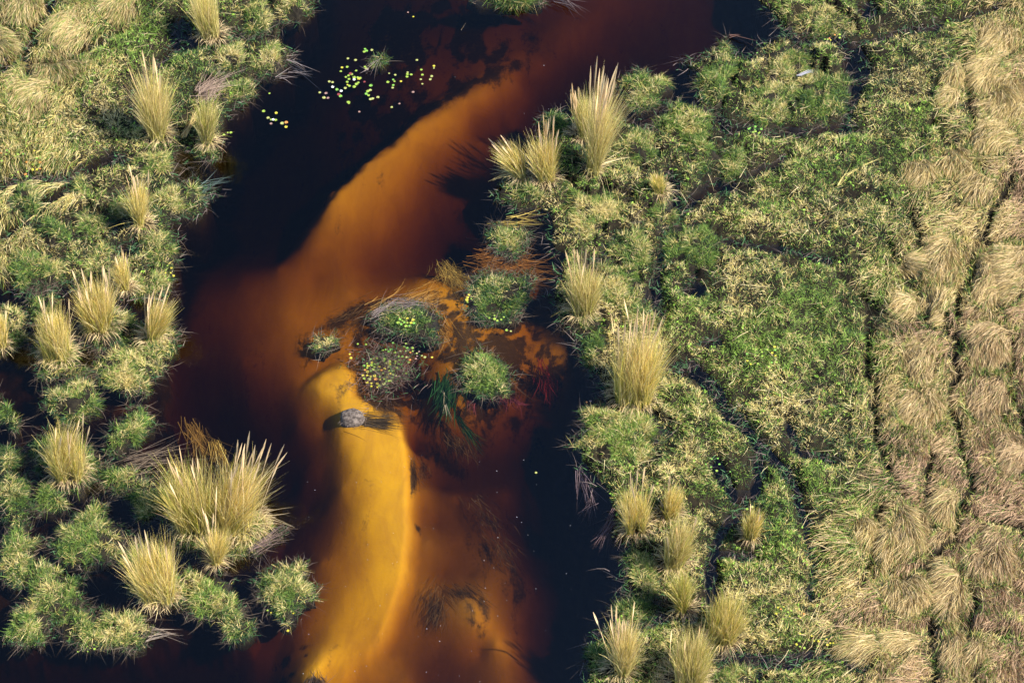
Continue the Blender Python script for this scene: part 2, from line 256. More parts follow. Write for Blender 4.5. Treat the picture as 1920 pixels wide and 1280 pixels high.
# ------------------------------------------------------------------ builders
def raw_mesh(name, V, F, mats, parent=None, col=None, smooth=False):
    """V (n,3); F (m,4) or (m,3)"""
    me = bpy.data.meshes.new(name); V = np.ascontiguousarray(V, np.float32); F = np.ascontiguousarray(F, np.int32); k = F.shape[1]
    me.vertices.add(len(V)); me.vertices.foreach_set('co', V.ravel())
    me.loops.add(F.size); me.loops.foreach_set('vertex_index', F.ravel())
    me.polygons.add(len(F)); me.polygons.foreach_set('loop_start', np.arange(0, F.size, k, dtype=np.int32)); me.polygons.foreach_set('loop_total', np.full(len(F), k, np.int32))
    if smooth: me.polygons.foreach_set('use_smooth', np.ones(len(F), bool))
    me.update(calc_edges=True)
    if col is not None:
        for nm, c in col.items():
            a = me.attributes.new(nm, 'FLOAT_COLOR', 'POINT'); a.data.foreach_set('color', np.ascontiguousarray(np.hstack([c, np.ones((len(c), 1))]), np.float32).ravel())
    me.materials.append(mats); o = bpy.data.objects.new(name, me); C.objects.link(o)
    if parent: o.parent = parent
    return o
def tag(o, label=None, cat=None, group=None, kind=None):
    if label: o['label'] = label
    if cat: o['category'] = cat
    if group: o['group'] = group
    if kind: o['kind'] = kind
    return o
def empty(name, loc):
    o = bpy.data.objects.new(name, None); C.objects.link(o); o.location = loc; o.empty_display_size = .2; return o
def nrm(v): return v/np.maximum(np.linalg.norm(v, axis=1, keepdims=True), 1e-6)
class Blades:
    def __init__(s): s.V = []; s.F = []; s.C = []; s.n = 0
    def add(s, P, D, L, B, W, c0, c1, K=3, plume=0):
        """P roots, D start directions, L lengths, B bend (added times s^2), W widths, colours root/tip"""
        N = len(P)
        if N == 0: return
        L = np.broadcast_to(L, N)[:, None]; W = np.broadcast_to(W, N)[:, None]; D = nrm(D); B = np.broadcast_to(B, (N, 3))
        c0 = np.broadcast_to(c0, (N, 3)); c1 = np.broadcast_to(c1, (N, 3))
        a = rng.random(N)*6.283; side = np.cross(D, np.c_[np.cos(a), np.sin(a), .3*np.ones(N)]); side = nrm(side)
        V = np.zeros((N, K, 2, 3)); Cc = np.zeros((N, K, 2, 3))
        for k in range(K):
            u = k/(K-1); Pc = P+L*(D*u+B*u*u)
            wd = W*(1-.88*u**1.6) if not plume else W*(1 if u < .78 else (plume if u < .95 else .4))
            V[:, k, 0] = Pc-side*wd/2; V[:, k, 1] = Pc+side*wd/2
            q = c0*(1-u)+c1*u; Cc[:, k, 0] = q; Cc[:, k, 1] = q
        b = s.n+np.arange(N)[:, None]*2*K
        F = np.concatenate([np.stack([b[:, 0]+2*k, b[:, 0]+2*k+1, b[:, 0]+2*k+3, b[:, 0]+2*k+2], 1) for k in range(K-1)])
        s.V.append(V.reshape(-1, 3)); s.C.append(Cc.reshape(-1, 3)); s.F.append(F); s.n += N*2*K
    def build(s, name, m, parent=None, origin=None):
        V = np.concatenate(s.V)
        if origin is not None: V = V-np.array(origin)
        return raw_mesh(name, V, np.concatenate(s.F), m, parent, {'Col': np.concatenate(s.C)})
# albedos
GB = np.array([.205, .33, .055]); GM = np.array([.115, .205, .055]); GD = np.array([.036, .088, .034]); SY = np.array([.60, .48, .13]); SP = np.array([.80, .66, .36]); SBR = np.array([.46, .31, .19]); OL = np.array([.28, .33, .07])
def pick(N, straw, dark=.25, bright=.4, brown=0.):
    """per blade colour: straw/dark/bright are chances (arrays or numbers)"""
    straw = np.broadcast_to(straw, N); u = rng.random(N); v = rng.random(N)[:, None]
    dk = np.broadcast_to(dark, N); br = np.broadcast_to(bright, N); bw = np.broadcast_to(brown, N)[:, None]
    g = np.where((rng.random(N) < dk)[:, None], GD, np.where((rng.random(N) < br)[:, None], GB, GM*(1-v)+OL*v*.8+GM*v*.2))
    s_ = SY*(1-v)+SP*v; s_ = s_*(1-bw)+SBR*bw*(.8+.6*v)
    c = np.where((u < straw)[:, None], s_, g)
    return c*(0.75+.5*rng.random((N, 1)))

# ------------------------------------------------------------------ setting
def build_ground():
    xs = np.concatenate([[-2600, -1600, -900, -500], gx, [2420, 2820, 3500, 4500]]); ys = np.concatenate([[-1500, -1000, -600, -380], gy, [1700, 2000, 2500, 3300]])
    XX, YY = np.meshgrid(xs, ys); wX, wY = G(XX, YY); Z = samp(HT, XX, YY)
    V = np.stack([wX, wY, Z], -1).reshape(-1, 3); nx = len(xs); ny = len(ys)
    i = np.arange((nx-1)*(ny-1)); r = i//(nx-1); q = i % (nx-1); a = r*nx+q
    F = np.stack([a+nx, a+nx+1, a+1, a], 1)
    LM = sm(-5, 3, sdl)
    stn = 1-samp(sm(-25, 45, sdist(qx, qy, gold_poly)), XX, YY).reshape(-1, 1); msk = np.stack([samp(ALG, XX, YY), samp(MUD, XX, YY), samp(LM, XX, YY)], -1).reshape(-1, 3)
    tag(raw_mesh('ground', V, F, Mg, None, {'Mask': msk, 'Stain': np.repeat(stn, 3, 1)}, True), 'sandy river bed with gold sandbars rising into dark peat banks', 'ground', None, 'structure')
x0, x1 = G(-2500, 640)[0]*1.0, G(4400, 640)[0]; y0 = G(960, 3200)[1]; y1 = G(960, -1450)[1]; zb = -6
V = [(x0, y0, zb), (x1, y0, zb), (x1, y1, zb), (x0, y1, zb), (x0, y0, 0), (x1, y0, 0), (x1, y1, 0), (x0, y1, 0)]
F = [(3, 2, 1, 0), (4, 5, 6, 7), (0, 1, 5, 4), (1, 2, 6, 5), (2, 3, 7, 6), (3, 0, 4, 7)]
tag(raw_mesh('water', np.array(V), np.array(F), Mw), 'dark tea-coloured river water winding between the marsh banks', 'water', None, 'structure')

EXC = np.zeros(PX.shape)     # where separate hummocks and tufts stand
TWB = Blades()
def P3(x, y, z): X, Y = G(x, y); return np.stack([X, Y, np.broadcast_to(z, np.shape(X))], -1)
def up_px(z): return z*math.cos(DEP)*50    # photo px a height lifts
LX, LY = [0.], [0.]
def warp(x, y, f=1.0): return x+(fbm(x, y, 52, 3, 91)-.5)*44*f, y+(fbm(x, y, 52, 3, 92)-.5)*38*f
def tangle(B, x, y, z, n, spread=.35, col=None, L=.5, out=None):
    """dark crooked dead stems"""
    N = n*len(x); i = np.repeat(np.arange(len(x)), n); P = P3(x[i], y[i], z[i] if np.ndim(z) else z); P = P+rng.normal(0, 1, (N, 3))*np.array([spread, spread, .04])
    D = rng.normal(0, 1, (N, 3)); D[:, 2] = D[:, 2]*.35+.1
    if out is not None: D[:, :2] += out[i]*.6
    cc = np.array([.10, .075, .055]) if col is None else np.array(col)
    c = cc*(.4+1.5*rng.random((N, 1))); B.add(P, D, L*(.4+rng.random(N)), rng.normal(0, .35, (N, 3))*np.array([1, 1, .3])-np.array([0, 0, .18]), .012+.010*rng.random(N), c, c*1.1, 4)

def hummock(cx, cy, rx, ry, label, rot=0, straw=.35, dark=.25, h=.34, n=None, L=.20, group='grass hummocks standing in the marsh water', name='grass_hummock', cat='grass hummock', seed=None, dens=1.0, bright=.4, fringe=1.0, outline=None, lean=(0, 0)):
    """photo-traced footprint with true height: mound > grass, root fringe"""
    sd_ = int(cx*7+cy*13) % 97
    X0, Y0 = G(cx, cy); root = empty(name, (float(X0), float(Y0), 0)); tag(root, label, cat, group)
    def rad(th):
        if outline: 
            O = np.array(outline, float)-[cx, cy]; ta = np.arctan2(O[:, 1], O[:, 0]); o = np.argsort(ta); ta = ta[o]; rr = np.hypot(O[o, 0], O[o, 1])
            base = np.interp((th+math.pi) % (2*math.pi)-math.pi, np.r_[ta[-1]-2*math.pi, ta, ta[0]+2*math.pi], np.r_[rr[-1], rr, rr[0]])
        else:
            c_, s_ = np.cos(th-R(rot)), np.sin(th-R(rot)); base = 1/np.sqrt((c_/rx)**2+(s_/ry)**2)
        if outline: return base*(1+.30*(vnoise(np.cos(th)*6+sd_, np.sin(th)*6+9)-.5)+.2*(vnoise(np.cos(th)*12+sd_, np.sin(th)*12+9)-.5))
        return base*(1+.50*(vnoise(np.cos(th)*1.6+sd_, np.sin(th)*1.6+3)-.5)+.50*(vnoise(np.cos(th)*4+sd_, np.sin(th)*4+9)-.5)+.2*(vnoise(np.cos(th)*10+sd_, np.sin(th)*10+9)-.5))
    def dome(r, th): return -.06+h*np.clip(1-r**2.6, 0, 1)*(.6+.8*vnoise(r*np.cos(th)*2.2+sd_, r*np.sin(th)*2.2))
    nr, na = 9, 36; rs = np.linspace(0, 1, nr); th = np.linspace(0, 2*math.pi, na, endpoint=False)
    area_ = rx*ry*math.pi/(50*38.3); RR, TH = np.meshgrid(rs, th); rp = rad(TH)*RR*.93; z = dome(RR, TH); wf = .35 if outline else 1.0; V = P3(*warp(cx+rp*np.cos(TH), cy+rp*np.sin(TH), wf), z)
    rp = rad(th)*.97; sk_ = P3(*warp(cx+rp*np.cos(th), cy+rp*np.sin(th), wf), -.55)
    V = np.concatenate([V, sk_[:, None, :]], 1); nr += 1; V = V.reshape(-1, 3)
    F = [(i*nr+j, i*nr+j+1, ((i+1) % na)*nr+j+1, ((i+1) % na)*nr+j) for i in range(na) for j in range(nr-1)]
    og = (float(X0), float(Y0), 0); V[:, 2] += (.0 if area_ > 1 else -.05); raw_mesh('mound', V-np.array(og), np.array(F), M_peat, root, None, True)
    th_ = np.linspace(0, 6.283, 40); area = np.mean(rad(th_)**2)*math.pi/(50*38.3)
    N = int((n or area*3200*dens)); r = np.sqrt(rng.random(N)); th = rng.random(N)*2*math.pi; rp = rad(th)*r*.93
    x, y = warp(cx+rp*np.cos(th), cy+rp*np.sin(th), wf); z = dome(r, th)-.02; P = P3(x, y, z)
    g1 = fbm(x, y, 22, 3, 21); keep = (fbm(x, y, 16, 3, 22)*1.2+.22*(1-r**3)) > .66; P, x, y, r, th, g1 = P[keep], x[keep], y[keep], r[keep], th[keep], g1[keep]; N = len(P)
    flow = fbm(x, y, 34, 2, 23)*12.56
    D = np.stack([np.cos(flow)*.5+np.cos(th)*(.05+.2*r)+lean[0], np.sin(flow)*.5-np.sin(th)*(.05+.2*r)+lean[1], .55-.2*r+0*r], 1)+rng.normal(0, .55, (N, 3))
    D[:, 2] = np.abs(D[:, 2])
    Ls = L*(.55+.9*rng.random(N))*(.75+.6*g1)
    st = np.clip(straw*.78+(g1-.5)*1.5-.25*(r > .82), 0.02, 1); Bd = rng.normal(0, .32, (N, 3))-np.array([0, 0, .25])
    c = pick(N, st, np.clip(dark+.35*(r > .8), 0, 1), bright)
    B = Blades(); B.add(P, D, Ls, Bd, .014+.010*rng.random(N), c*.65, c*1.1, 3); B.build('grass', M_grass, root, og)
    if fringe:
        B = Blades(); k = int(22*fringe*math.sqrt(area)); th = rng.random(k)*6.283; rp = rad(th)*(.92+.12*rng.random(k))
        tangle(B, *warp(cx+rp*np.cos(th), cy+rp*np.sin(th), wf), .03, 9, .10, None, .42, np.stack([np.cos(th), -np.sin(th)], 1)*.8)
        x, y = warp(cx+rp*np.cos(th), cy+rp*np.sin(th), wf); i = np.repeat(np.arange(k), 5); D = np.stack([.35*np.cos(th[i]), -.35*np.sin(th[i]), .35+0*i], 1)+rng.normal(0, .6, (len(i), 3)); cc = GD*(.8+1.3*rng.random((len(i), 1)))
        B.add(P3(x[i], y[i], .02)+rng.normal(0, .06, (len(i), 3))*[1, 1, .2], D, .20*(.5+rng.random(len(i))), np.array([0, 0, -.2]), .022, cc, cc*1.2, 3)
        B.build('root_fringe', M_grass, root, og)
    dd = (PX-cx)/np.maximum(rad(np.arctan2(PY-cy, PX-cx)), 1)
    qX, qY = warp(PX, PY, wf); qX, qY = 2*PX-qX, 2*PY-qY; rr = np.hypot(qX-cx, qY-cy)/rad(np.arctan2(qY-cy, qX-cx)); np.maximum(EXC, (rr < .95)*1.0, out=EXC)
    HT[:] = np.where(rr < .97, np.minimum(HT, -.02), HT)
    return root

def reed(bx, by, wd, hp, label, stalk=0, ns=0, lean=0.0, fan=1.0, green=.25, base=None, n=None, straw=.7, yellow=0, group='tall reed clumps along the river'):
    """clump of tall stiff reeds: leaves, seed stalks, dead skirt at the foot"""
    X0, Y0 = G(bx, by); z0 = max(float(samp(HT, bx, by)), base if base is not None else .12)-.05; og = (float(X0), float(Y0), z0)
    root = empty('reed_clump', og); tag(root, label, 'reed clump', group)
    m = 1/50.; rx = wd*.43*m; Hm = hp/50/math.cos(DEP); N = n or int(700+wd*24)
    rx0 = rx*.72
    def roots(k):
        r = np.sqrt(rng.random(k)); a = rng.random(k)*6.283; return r, a, np.stack([rx0*r*np.cos(a), min(rx0, .7)*r*np.sin(a), -.02+0*r], 1)
    nt_ = max(3, int(wd/14)); tcx = rng.uniform(-1, 1, nt_)*rx0*.8       # sub-tufts
    r, a, P = roots(N); ti = rng.integers(0, nt_, N); P[:, 0] = P[:, 0]*.45+tcx[ti]
    sp = fan*rx*.15/Hm; tl = rng.normal(0, .07, nt_); D = np.stack([P[:, 0]/max(rx0, .05)*sp*1.15+lean+tl[ti]+rng.normal(0, .06*(1+fan*.3), N), rng.normal(0, .12, N)+.1*np.sin(a), np.ones(N)], 1)
    th = .55+.45*rng.random(nt_); L = Hm*(.42+.56*rng.random(N)**.9)*(.55+.45*th[ti])
    bk = (rng.random(N) < .07)[:, None]; Bd = np.stack([D[:, 0]*.35+rng.normal(0, .05, N), rng.normal(0, .06, N)-.03, -.05-.05*rng.random(N)], 1)+bk*(rng.normal(0, .35, (N, 3))*[.7, .7, 0]-[0, 0, .60]); L = L*np.where(bk[:, 0], .62, 1)
    v = rng.random((N, 1)); yl = np.array([.84, .64, .13]) if yellow else SY*1.15
    c = np.where(rng.random((N, 1)) < green, np.array([.30, .33, .045])*(.6+.7*v), yl*(1-v)+SP*v)
    c = c*(.62+.62*rng.random((N, 1))); c = np.where(rng.random((N, 1)) < .1, SBR*.8, c)
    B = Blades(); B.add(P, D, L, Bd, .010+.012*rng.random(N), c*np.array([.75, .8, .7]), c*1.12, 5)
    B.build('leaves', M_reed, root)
    if ns:
        Hs = (stalk or hp*1.25)/50/math.cos(DEP); r, a, P = roots(ns); P[:, 0] *= 1.1
        D = np.stack([P[:, 0]/max(rx0, .05)*sp*1.25+lean+rng.normal(0, .06, ns), rng.normal(0, .08, ns), np.ones(ns)], 1)
        L = Hs*(.72+.28*rng.random(ns)); Bd = np.stack([D[:, 0]*.2, 0*L, -.02+0*L], 1); c = np.array([.66, .50, .29])*(.8+.5*rng.random((ns, 1)))
        B = Blades(); B.add(P, D, L, Bd, .020, c, c*1.15, 12, 3.0); B.add(P, D, L, Bd, .020, c, c*1.15, 12, 3.0); B.build('seed_stalks', M_reed, root)
    k = int(60+wd*3.5); r, a, P = roots(k); P *= 1.4; P[:, 2] = .12*rng.random(k)
    D = np.stack([np.cos(a)+rng.normal(0, .3, k), np.sin(a)-.2+rng.normal(0, .3, k), .5+.7*rng.random(k)], 1); v = rng.random((k, 1)); c = SP*(1-v)+SBR*v
    B = Blades(); B.add(P, D, .2+.45*rng.random(k), np.array([0, 0, -.6])+rng.normal(0, .1, (k, 3)), .022, c*.8, c, 4); B.build('dead_skirt', M_reed, root)
    np.maximum(EXC, (np.hypot((PX-bx)/(wd*.4+4), (PY-by)/(14.)) < 1)*1., out=EXC)
    return root

FL = (-.42, -.90)      # world direction in which the dry grass has been combed
def tuft(cx, cy, rx, ry, label, ang=0, brown=0., straw=.93, h=.16, L=1.0, n=None, name='dry_grass_tuft', group='swept tufts of dry grass'):
    X0, Y0 = G(cx, cy); og = (float(X0), float(Y0), 0.); root = empty(name, og); tag(root, label, 'dry grass', group)
    c0, s0 = math.cos(R(ang)), math.sin(R(ang)); fx, fy = FL[0]*c0-FL[1]*s0, FL[0]*s0+FL[1]*c0
    area = math.pi*rx*ry/(50*38.3); N = int(n or min(7000, 1300*area)); r = np.sqrt(rng.random(N))*(.60+.65*rng.random(N)); a = rng.random(N)*6.283
    q_ = 1+.22*np.sin(3*a+cx)+.12*np.sin(5*a+cy)
    x, y = cx+rx*.95*r*q_*np.cos(a), cy+ry*.95*r*q_*np.sin(a)-8
    z = samp(HT, x, y)+h*np.clip(1-r**2.2, 0, 1)+.04+.25*(fbm(x, y, 30, 3, 31)-.5)*(1-r); P = P3(x, y, z)
    swirl = (fbm(x, y, 60, 3, 32)-.5)*3.0; cs, sn = np.cos(swirl), np.sin(swirl)
    u, v = fx*cs-fy*sn, fx*sn+fy*cs
    D = np.stack([u+.28*r*np.cos(a), v-.22*r*np.sin(a), .20+.22*rng.random(N)], 1)+rng.normal(0, .20, (N, 3))
    Bd = np.array([0, 0, -.42])+rng.normal(0, .10, (N, 3)); Ls = L*(.40+.60*rng.random(N))*(1-.35*r)
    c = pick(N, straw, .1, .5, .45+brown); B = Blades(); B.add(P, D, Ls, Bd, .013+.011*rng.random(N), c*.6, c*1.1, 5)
    # green stems at the foot
    k = int(N*.12); a = rng.random(k)*6.283; x, y = cx+rx*np.cos(a)*(.85+.25*rng.random(k)), cy+ry*np.sin(a)*(.85+.25*rng.random(k)); c = pick(k, .3, .3, .4)
    B.add(P3(x, y, samp(HT, x, y)), np.stack([np.cos(a)*.4, -np.sin(a)*.4, 1+0*a], 1)+rng.normal(0, .3, (k, 3)), .35*(.5+rng.random(k)), np.array([0, 0, -.2]), .022, c, c, 3); B.build('combed_blades', M_grass, root, og)
    rr = np.hypot((PX-cx)/rx, (PY-cy)/ry); np.maximum(EXC, (rr < .95)*1., out=EXC)

# ------------------------------------------------------------------ grass hummocks (photo positions)
HM = [
 (108,672,66,48,'round green hummock carrying the bushy reed clump left of the forked channel',0,.40,.2),
 (203,612,60,44,'green hummock under the twin reed clump at the mouth of the left channel',0,.40,.2),
 (290,655,58,36,'small hummock on the left shore below the leaning reeds, with bluish blades over the water',10,.3,.4),
 (240,692,72,52,'wide straw-topped hummock just south of the leaning reeds on the left shore',-8,.55,.15),
 (135,752,62,36,'low oval hummock in the mud pool left of the dark inlet',0,.25,.35),
 (128,865,78,54,'green hummock around the yellow reed clump in the left mud pool',10,.3,.35),
 (240,812,42,46,'blue-green hummock between the mud pool and the dark inlet',10,.2,.35),
 (8,772,22,34,'dark green hummock cut by the left edge of the photo beside the mud pool',0,.15,.4),
 (93,928,32,32,'smallest round hummock beside the left side channel',0,.3,.3),
 (166,1005,80,62,'large green hummock ringed by the dark side channel at lower left',8,.3,.3),
 (34,1040,42,62,'rough green hummock at the left edge opposite the ringed hummock',0,.3,.35),
 (22,930,34,66,'dark scrubby hummock on the left edge below the mud pool',0,.15,.55),
 (22,855,30,22,'dark low tuft of green on the left edge under the mud pool',0,.1,.6),
 (98,1118,84,58,'broad green hummock in the bottom left marsh',8,.35,.3),
 (60,1175,52,36,'pale tipped end of the bottom left island',10,.5,.25),
 (150,1185,60,34,'middle lobe of the bottom left island with lily pads along its foot',0,.35,.3),
 (230,1185,66,42,'straw-topped right lobe of the bottom left island trailing roots east',0,.6,.25),
 (228,900,48,34,'green hummock between the side channel and the big double reed clump',0,.25,.35),
 (290,935,58,44,'blue-green hummock to the left of the big double reed clump',0,.3,.35),
 (360,985,60,52,'hummock beneath the left half of the big double reed clump',0,.4,.3),
 (452,992,74,50,'overhanging hummock beneath the fan shaped reed clump',-8,.6,.2),
 (262,1075,46,52,'narrow green hummock left of the lone thick reed clump',0,.2,.35),
 (325,1112,50,36,'hummock under the lone thick reed clump',0,.4,.3),
 (394,1115,68,58,'bright yellow-green hummock below the big reed clumps',12,.45,.1),
 (432,1166,44,22,'ragged dark tail of the bright yellow-green hummock',32,.2,.55),
 (60,510,60,40,'dark green hummock low on the left edge above the mud pools',0,.2,.45),
 (75,585,50,30,'scrubby hummock above the bushy reed clump at left',0,.2,.45),
 (15,620,30,40,'pale hummock under the reeds cut by the left edge',0,.45,.3),
 (105,440,44,34,'dark leafy hummock of the upper left marsh beside a black pool',0,.2,.45),
 (175,425,44,38,'rounded green hummock in the middle of the upper left marsh',0,.35,.35),
 (185,490,42,32,'small green hummock north of the twin reed clump',0,.3,.35),
 (95,520,40,30,'flat green hummock with a few lily pads in the left marsh',0,.25,.35),
 (235,395,42,36,'hummock around the foot of the slender straw reeds',0,.45,.3),
 (298,470,36,40,'green shore hummock below the pointed spit',0,.3,.3),
 (275,530,52,38,'green shore hummock dotted with lily pads at its river edge',0,.4,.2),
 (330,382,66,32,'spit of grass reaching into the river with dark twigs at its tip',-8,.5,.25),
 (290,310,52,26,'straw covered hummock above the small black inlet',0,.6,.2),
 (165,350,34,26,'small dark hummock south of the upper left meadow',0,.3,.4),
 (45,375,46,30,'dark hummock below the lily pad pool at the left edge',0,.2,.5),
 (505,108,42,34,'straw topped hummock leaning over the river in the upper left',-10,.65,.15),
 (440,170,50,26,'low sloping hummock below the straw topped one in the upper left',-30,.5,.25),
 (430,105,48,32,'green hummock at the foot of the topmost reed clump',0,.5,.25),
 (545,10,36,26,'straw tuft at the very top of the left bank',-20,.6,.2),
 (480,30,40,28,'olive hummock at the top between the reeds and the river',0,.4,.3),
 (384,282,30,18,'small brown hummock under the broken reeds on the left shore',0,.5,.3),
 (536,1104,56,62,'lone egg shaped grass island beside the golden bar at lower left',-25,.4,.35),
 (1205,172,56,30,'pointed grass islet across the pool from the tallest reeds',0,.45,.25),
 (1350,150,40,56,'upright green lobe on the right shore with pads at its side',10,.25,.3),
 (1285,235,46,40,'bright yellow-green hummock beyond the black pool on the right',20,.35,.1),
 (1310,285,42,34,'leafy bright green hummock south of the yellow-green one',0,.15,.25),
 (1380,305,34,30,'small round hummock beside the narrow pool on the right',0,.3,.3),
 (1485,125,60,52,'straw tipped hummock at the top right shore',0,.5,.25),
 (1540,180,56,56,'green hummock left of the long black pool at upper right',0,.25,.3),
 (1445,195,56,46,'hummock behind the upright green lobe on the right shore',0,.4,.3),
 (1545,45,64,26,'straw covered hummock beside the round black pool at the top',5,.65,.2),
 (1115,400,78,66,'broad dry topped hummock at the root of the right peninsula',0,.6,.2),
 (1205,282,46,38,'low tangled hummock between the tallest reeds and the creek',0,.3,.4),
 (1040,240,30,28,'blue-green hummock jutting over the river behind the front reeds',0,.0,.45),
 (985,365,48,20,'dark green fringe hummock below the front reeds',0,.15,.45),
 (1190,475,52,44,'green hummock bounded by two thin creeks on the right bank',0,.35,.3),
 (1155,545,60,48,'straw speckled hummock right of the shore reeds',0,.55,.25),
 (1085,598,40,24,'dark hummock under the shore reeds with a few lily pads',0,.3,.45),
 (1195,600,40,40,'rough green hummock behind the great reed clump',0,.3,.4),
 (1115,660,24,40,'thin ragged strip of hummock west of the great reed clump',0,.3,.5),
 (1240,400,26,50,'narrow green hummock beside the straight creek',0,.3,.3),
 (1300,470,60,52,'vivid green hummock east of the straight creek',0,.12,.3),
 (1170,820,84,62,'pale green shore hummock below the great reed clump',0,.5,.1),
 (1205,1080,40,40,'small shore hummock beside the line of lower reeds',0,.35,.3),
 (1190,1150,34,24,'leafy dark green hummock above the lowest golden reeds',0,.05,.4),
 (1130,1240,30,34,'dark leafy hummock at the foot of the lowest golden reeds',0,.1,.45),
 (1380,1275,50,26,'rounded green hummock at the bottom beside the black pool',0,.2,.3),
]
for (x, y, a, b, lab, rt, sw, dk) in HM:
    f_ = .83 if x < 500 and y > 560 else (.90 if x < 560 else .96)
    hummock(x, y, a*f_, b*f_, lab, rt, sw, dk, bright=.55 if dk < .2 else .4)
# islands in the river
IG = 'grass islands standing in the river'
hummock(755,600,70,30,'crescent island with grey roots on its upstream side and lily pads in its hollow',outline=[(680,598),(705,585),(735,582),(765,574),(800,580),(822,592),(834,612),(826,640),(800,642),(775,628),(750,612),(722,606),(700,612)],straw=.15,dark=.55,h=.15,L=.17,dens=1.1,fringe=1.6,group=IG,name='grass_island',cat='island')
hummock(932,560,60,45,'dark triangular island with pads at its left corner',outline=[(872,562),(890,535),(908,515),(950,516),(988,518),(992,545),(975,580),(940,600),(915,612),(890,595)],straw=.12,dark=.55,h=.15,L=.17,dens=1.1,fringe=1.6,group=IG,name='grass_island',cat='island')
hummock(950,450,42,30,'northernmost mid-river island with bent stems across its top',outline=[(912,440),(930,425),(965,422),(988,432),(985,460),(968,485),(950,478),(925,462)],straw=.3,dark=.4,h=.15,L=.17,dens=1.1,fringe=1.6,group=IG,name='grass_island',cat='island')
hummock(908,702,50,40,'domed bright green island trailing red weed downstream',outline=[(862,700),(868,675),(890,658),(915,662),(940,685),(962,715),(958,738),(925,745),(890,735),(866,722)],straw=.22,dark=.3,h=.36,L=.20,dens=1.2,group=IG,name='grass_island',cat='island')
hummock(606,646,25,12,'tiny straw coloured islet at the tip of the golden bar',straw=.6,dark=.3,h=.08,L=.15,dens=1.9,fringe=1.2,group=IG,name='grass_island',cat='island')
hummock(960,2,68,16,'shaggy island at the top edge of the photo',straw=.12,dark=.5,h=.25,L=.34,group=IG,name='grass_island',cat='island')
hummock(707,112,17,9,'tiny green sprig growing from a sunken branch in the upper river',straw=.0,dark=.3,h=.06,L=.24,fringe=.5,group=IG,name='grass_island',cat='island',dens=.7)

build_ground()
# ------------------------------------------------------------------ reeds (photo positions of the foot)
RD = [
 (400,72,62,96,'topmost reed clump on the left bank, straight and straw coloured',0,0,.0,.5,.22,0),
 (300,262,62,130,'tall pale reed clump of the upper left bank with thin plumes',165,9,.0,.5,.15,0),
 (394,275,38,84,'greenish reed clump leaning over the left shore by the fallen stems',0,0,.10,.4,.45,0),
 (270,430,42,84,'slender golden reeds above the pointed spit',112,7,.02,.8,.2,1),
 (240,548,34,58,'small pale reed tuft between two lily dotted hummocks on the left shore',80,4,-.02,.7,.2,1),
 (192,615,84,84,'wide reed clump at the left channel mouth with many upright plumes',112,15,.0,.6,.2,1),
 (285,638,54,72,'reed clump leaning right over the left shore with long pale stalks',106,9,.16,.9,.2,1),
 (110,668,80,84,'bushy yellow reed clump left of the channel mouth',112,8,.0,.5,.25,1),
 (4,655,34,74,'golden reeds cut by the left edge of the photo',90,3,.0,.8,.2,1),
 (133,893,80,92,'yellow reed clump standing in the left mud pool',112,8,.08,.8,.25,1),
 (368,990,86,118,'left half of the big double reed clump, green at its foot',140,9,-.02,.6,.35,1),
 (452,985,112,112,'fan shaped reed clump with many stalks spreading over the river',155,20,.16,1.15,.12,1),
 (300,1122,78,104,'lone thick reed clump beside the diagonal channel',130,9,-.04,.75,.15,1),
 (404,1062,26,74,'thin reed spray between the big clump and the yellow-green hummock',120,5,.03,.8,.2,1),
 (1108,332,44,168,'tallest reed clump on the right peninsula with a crown of plumes',198,22,.06,.7,.10,0),
 (1088,262,50,82,'shorter reeds behind the left side of the tallest clump',100,9,-.05,.7,.3,0),
 (1022,340,58,82,'front reed clump at the tip of the right peninsula with tall plumes',112,12,.0,.8,.15,1),
 (980,335,50,62,'reeds at the very tip of the peninsula leaning out over the river',82,6,-.32,1.2,.25,1),
 (1090,588,64,92,'shore reed clump on the right bank halfway down the river',134,10,-.02,.75,.2,0),
 (1186,748,98,128,'great reed clump on the right bank, widest of all with golden leaves',170,18,.02,.65,.15,1),
 (1240,368,34,36,'low spray of yellow reeds by the straight creek',44,2,.0,1.2,.35,1),
 (1192,1000,54,86,'left of the two reed clumps standing side by side on the lower right bank',110,5,-.02,.6,.2,1),
 (1252,972,48,56,'right of the two reed clumps standing side by side on the lower right bank',74,2,.05,.6,.2,1),
 (1266,1062,62,84,'white gold reed clump just below the side by side pair',92,3,.07,.6,.2,0),
 (1286,1150,38,84,'thin greenish reeds above the two lowest clumps',0,0,-.04,.5,.55,1),
 (1355,1200,72,82,'spreading green gold reed clump on the lower right meadow edge',0,0,.02,.9,.35,1),
 (1160,1262,58,92,'golden reed clump with plumes at the bottom of the right shore',128,11,-.03,.75,.08,0),
 (1282,1285,92,86,'broad reed clump cut by the bottom edge',104,3,.03,.7,.25,0),
 (1408,1014,34,56,'lone reed spray in the lower right meadow',70,4,.0,.8,.3,1),
]
for (x, y, wd, hp, lab, stk, ns, ln, fn, gr, yl) in RD:
    reed(x, y, wd, hp, lab, stk, ns, ln, fn, gr, yellow=yl, base=.30)

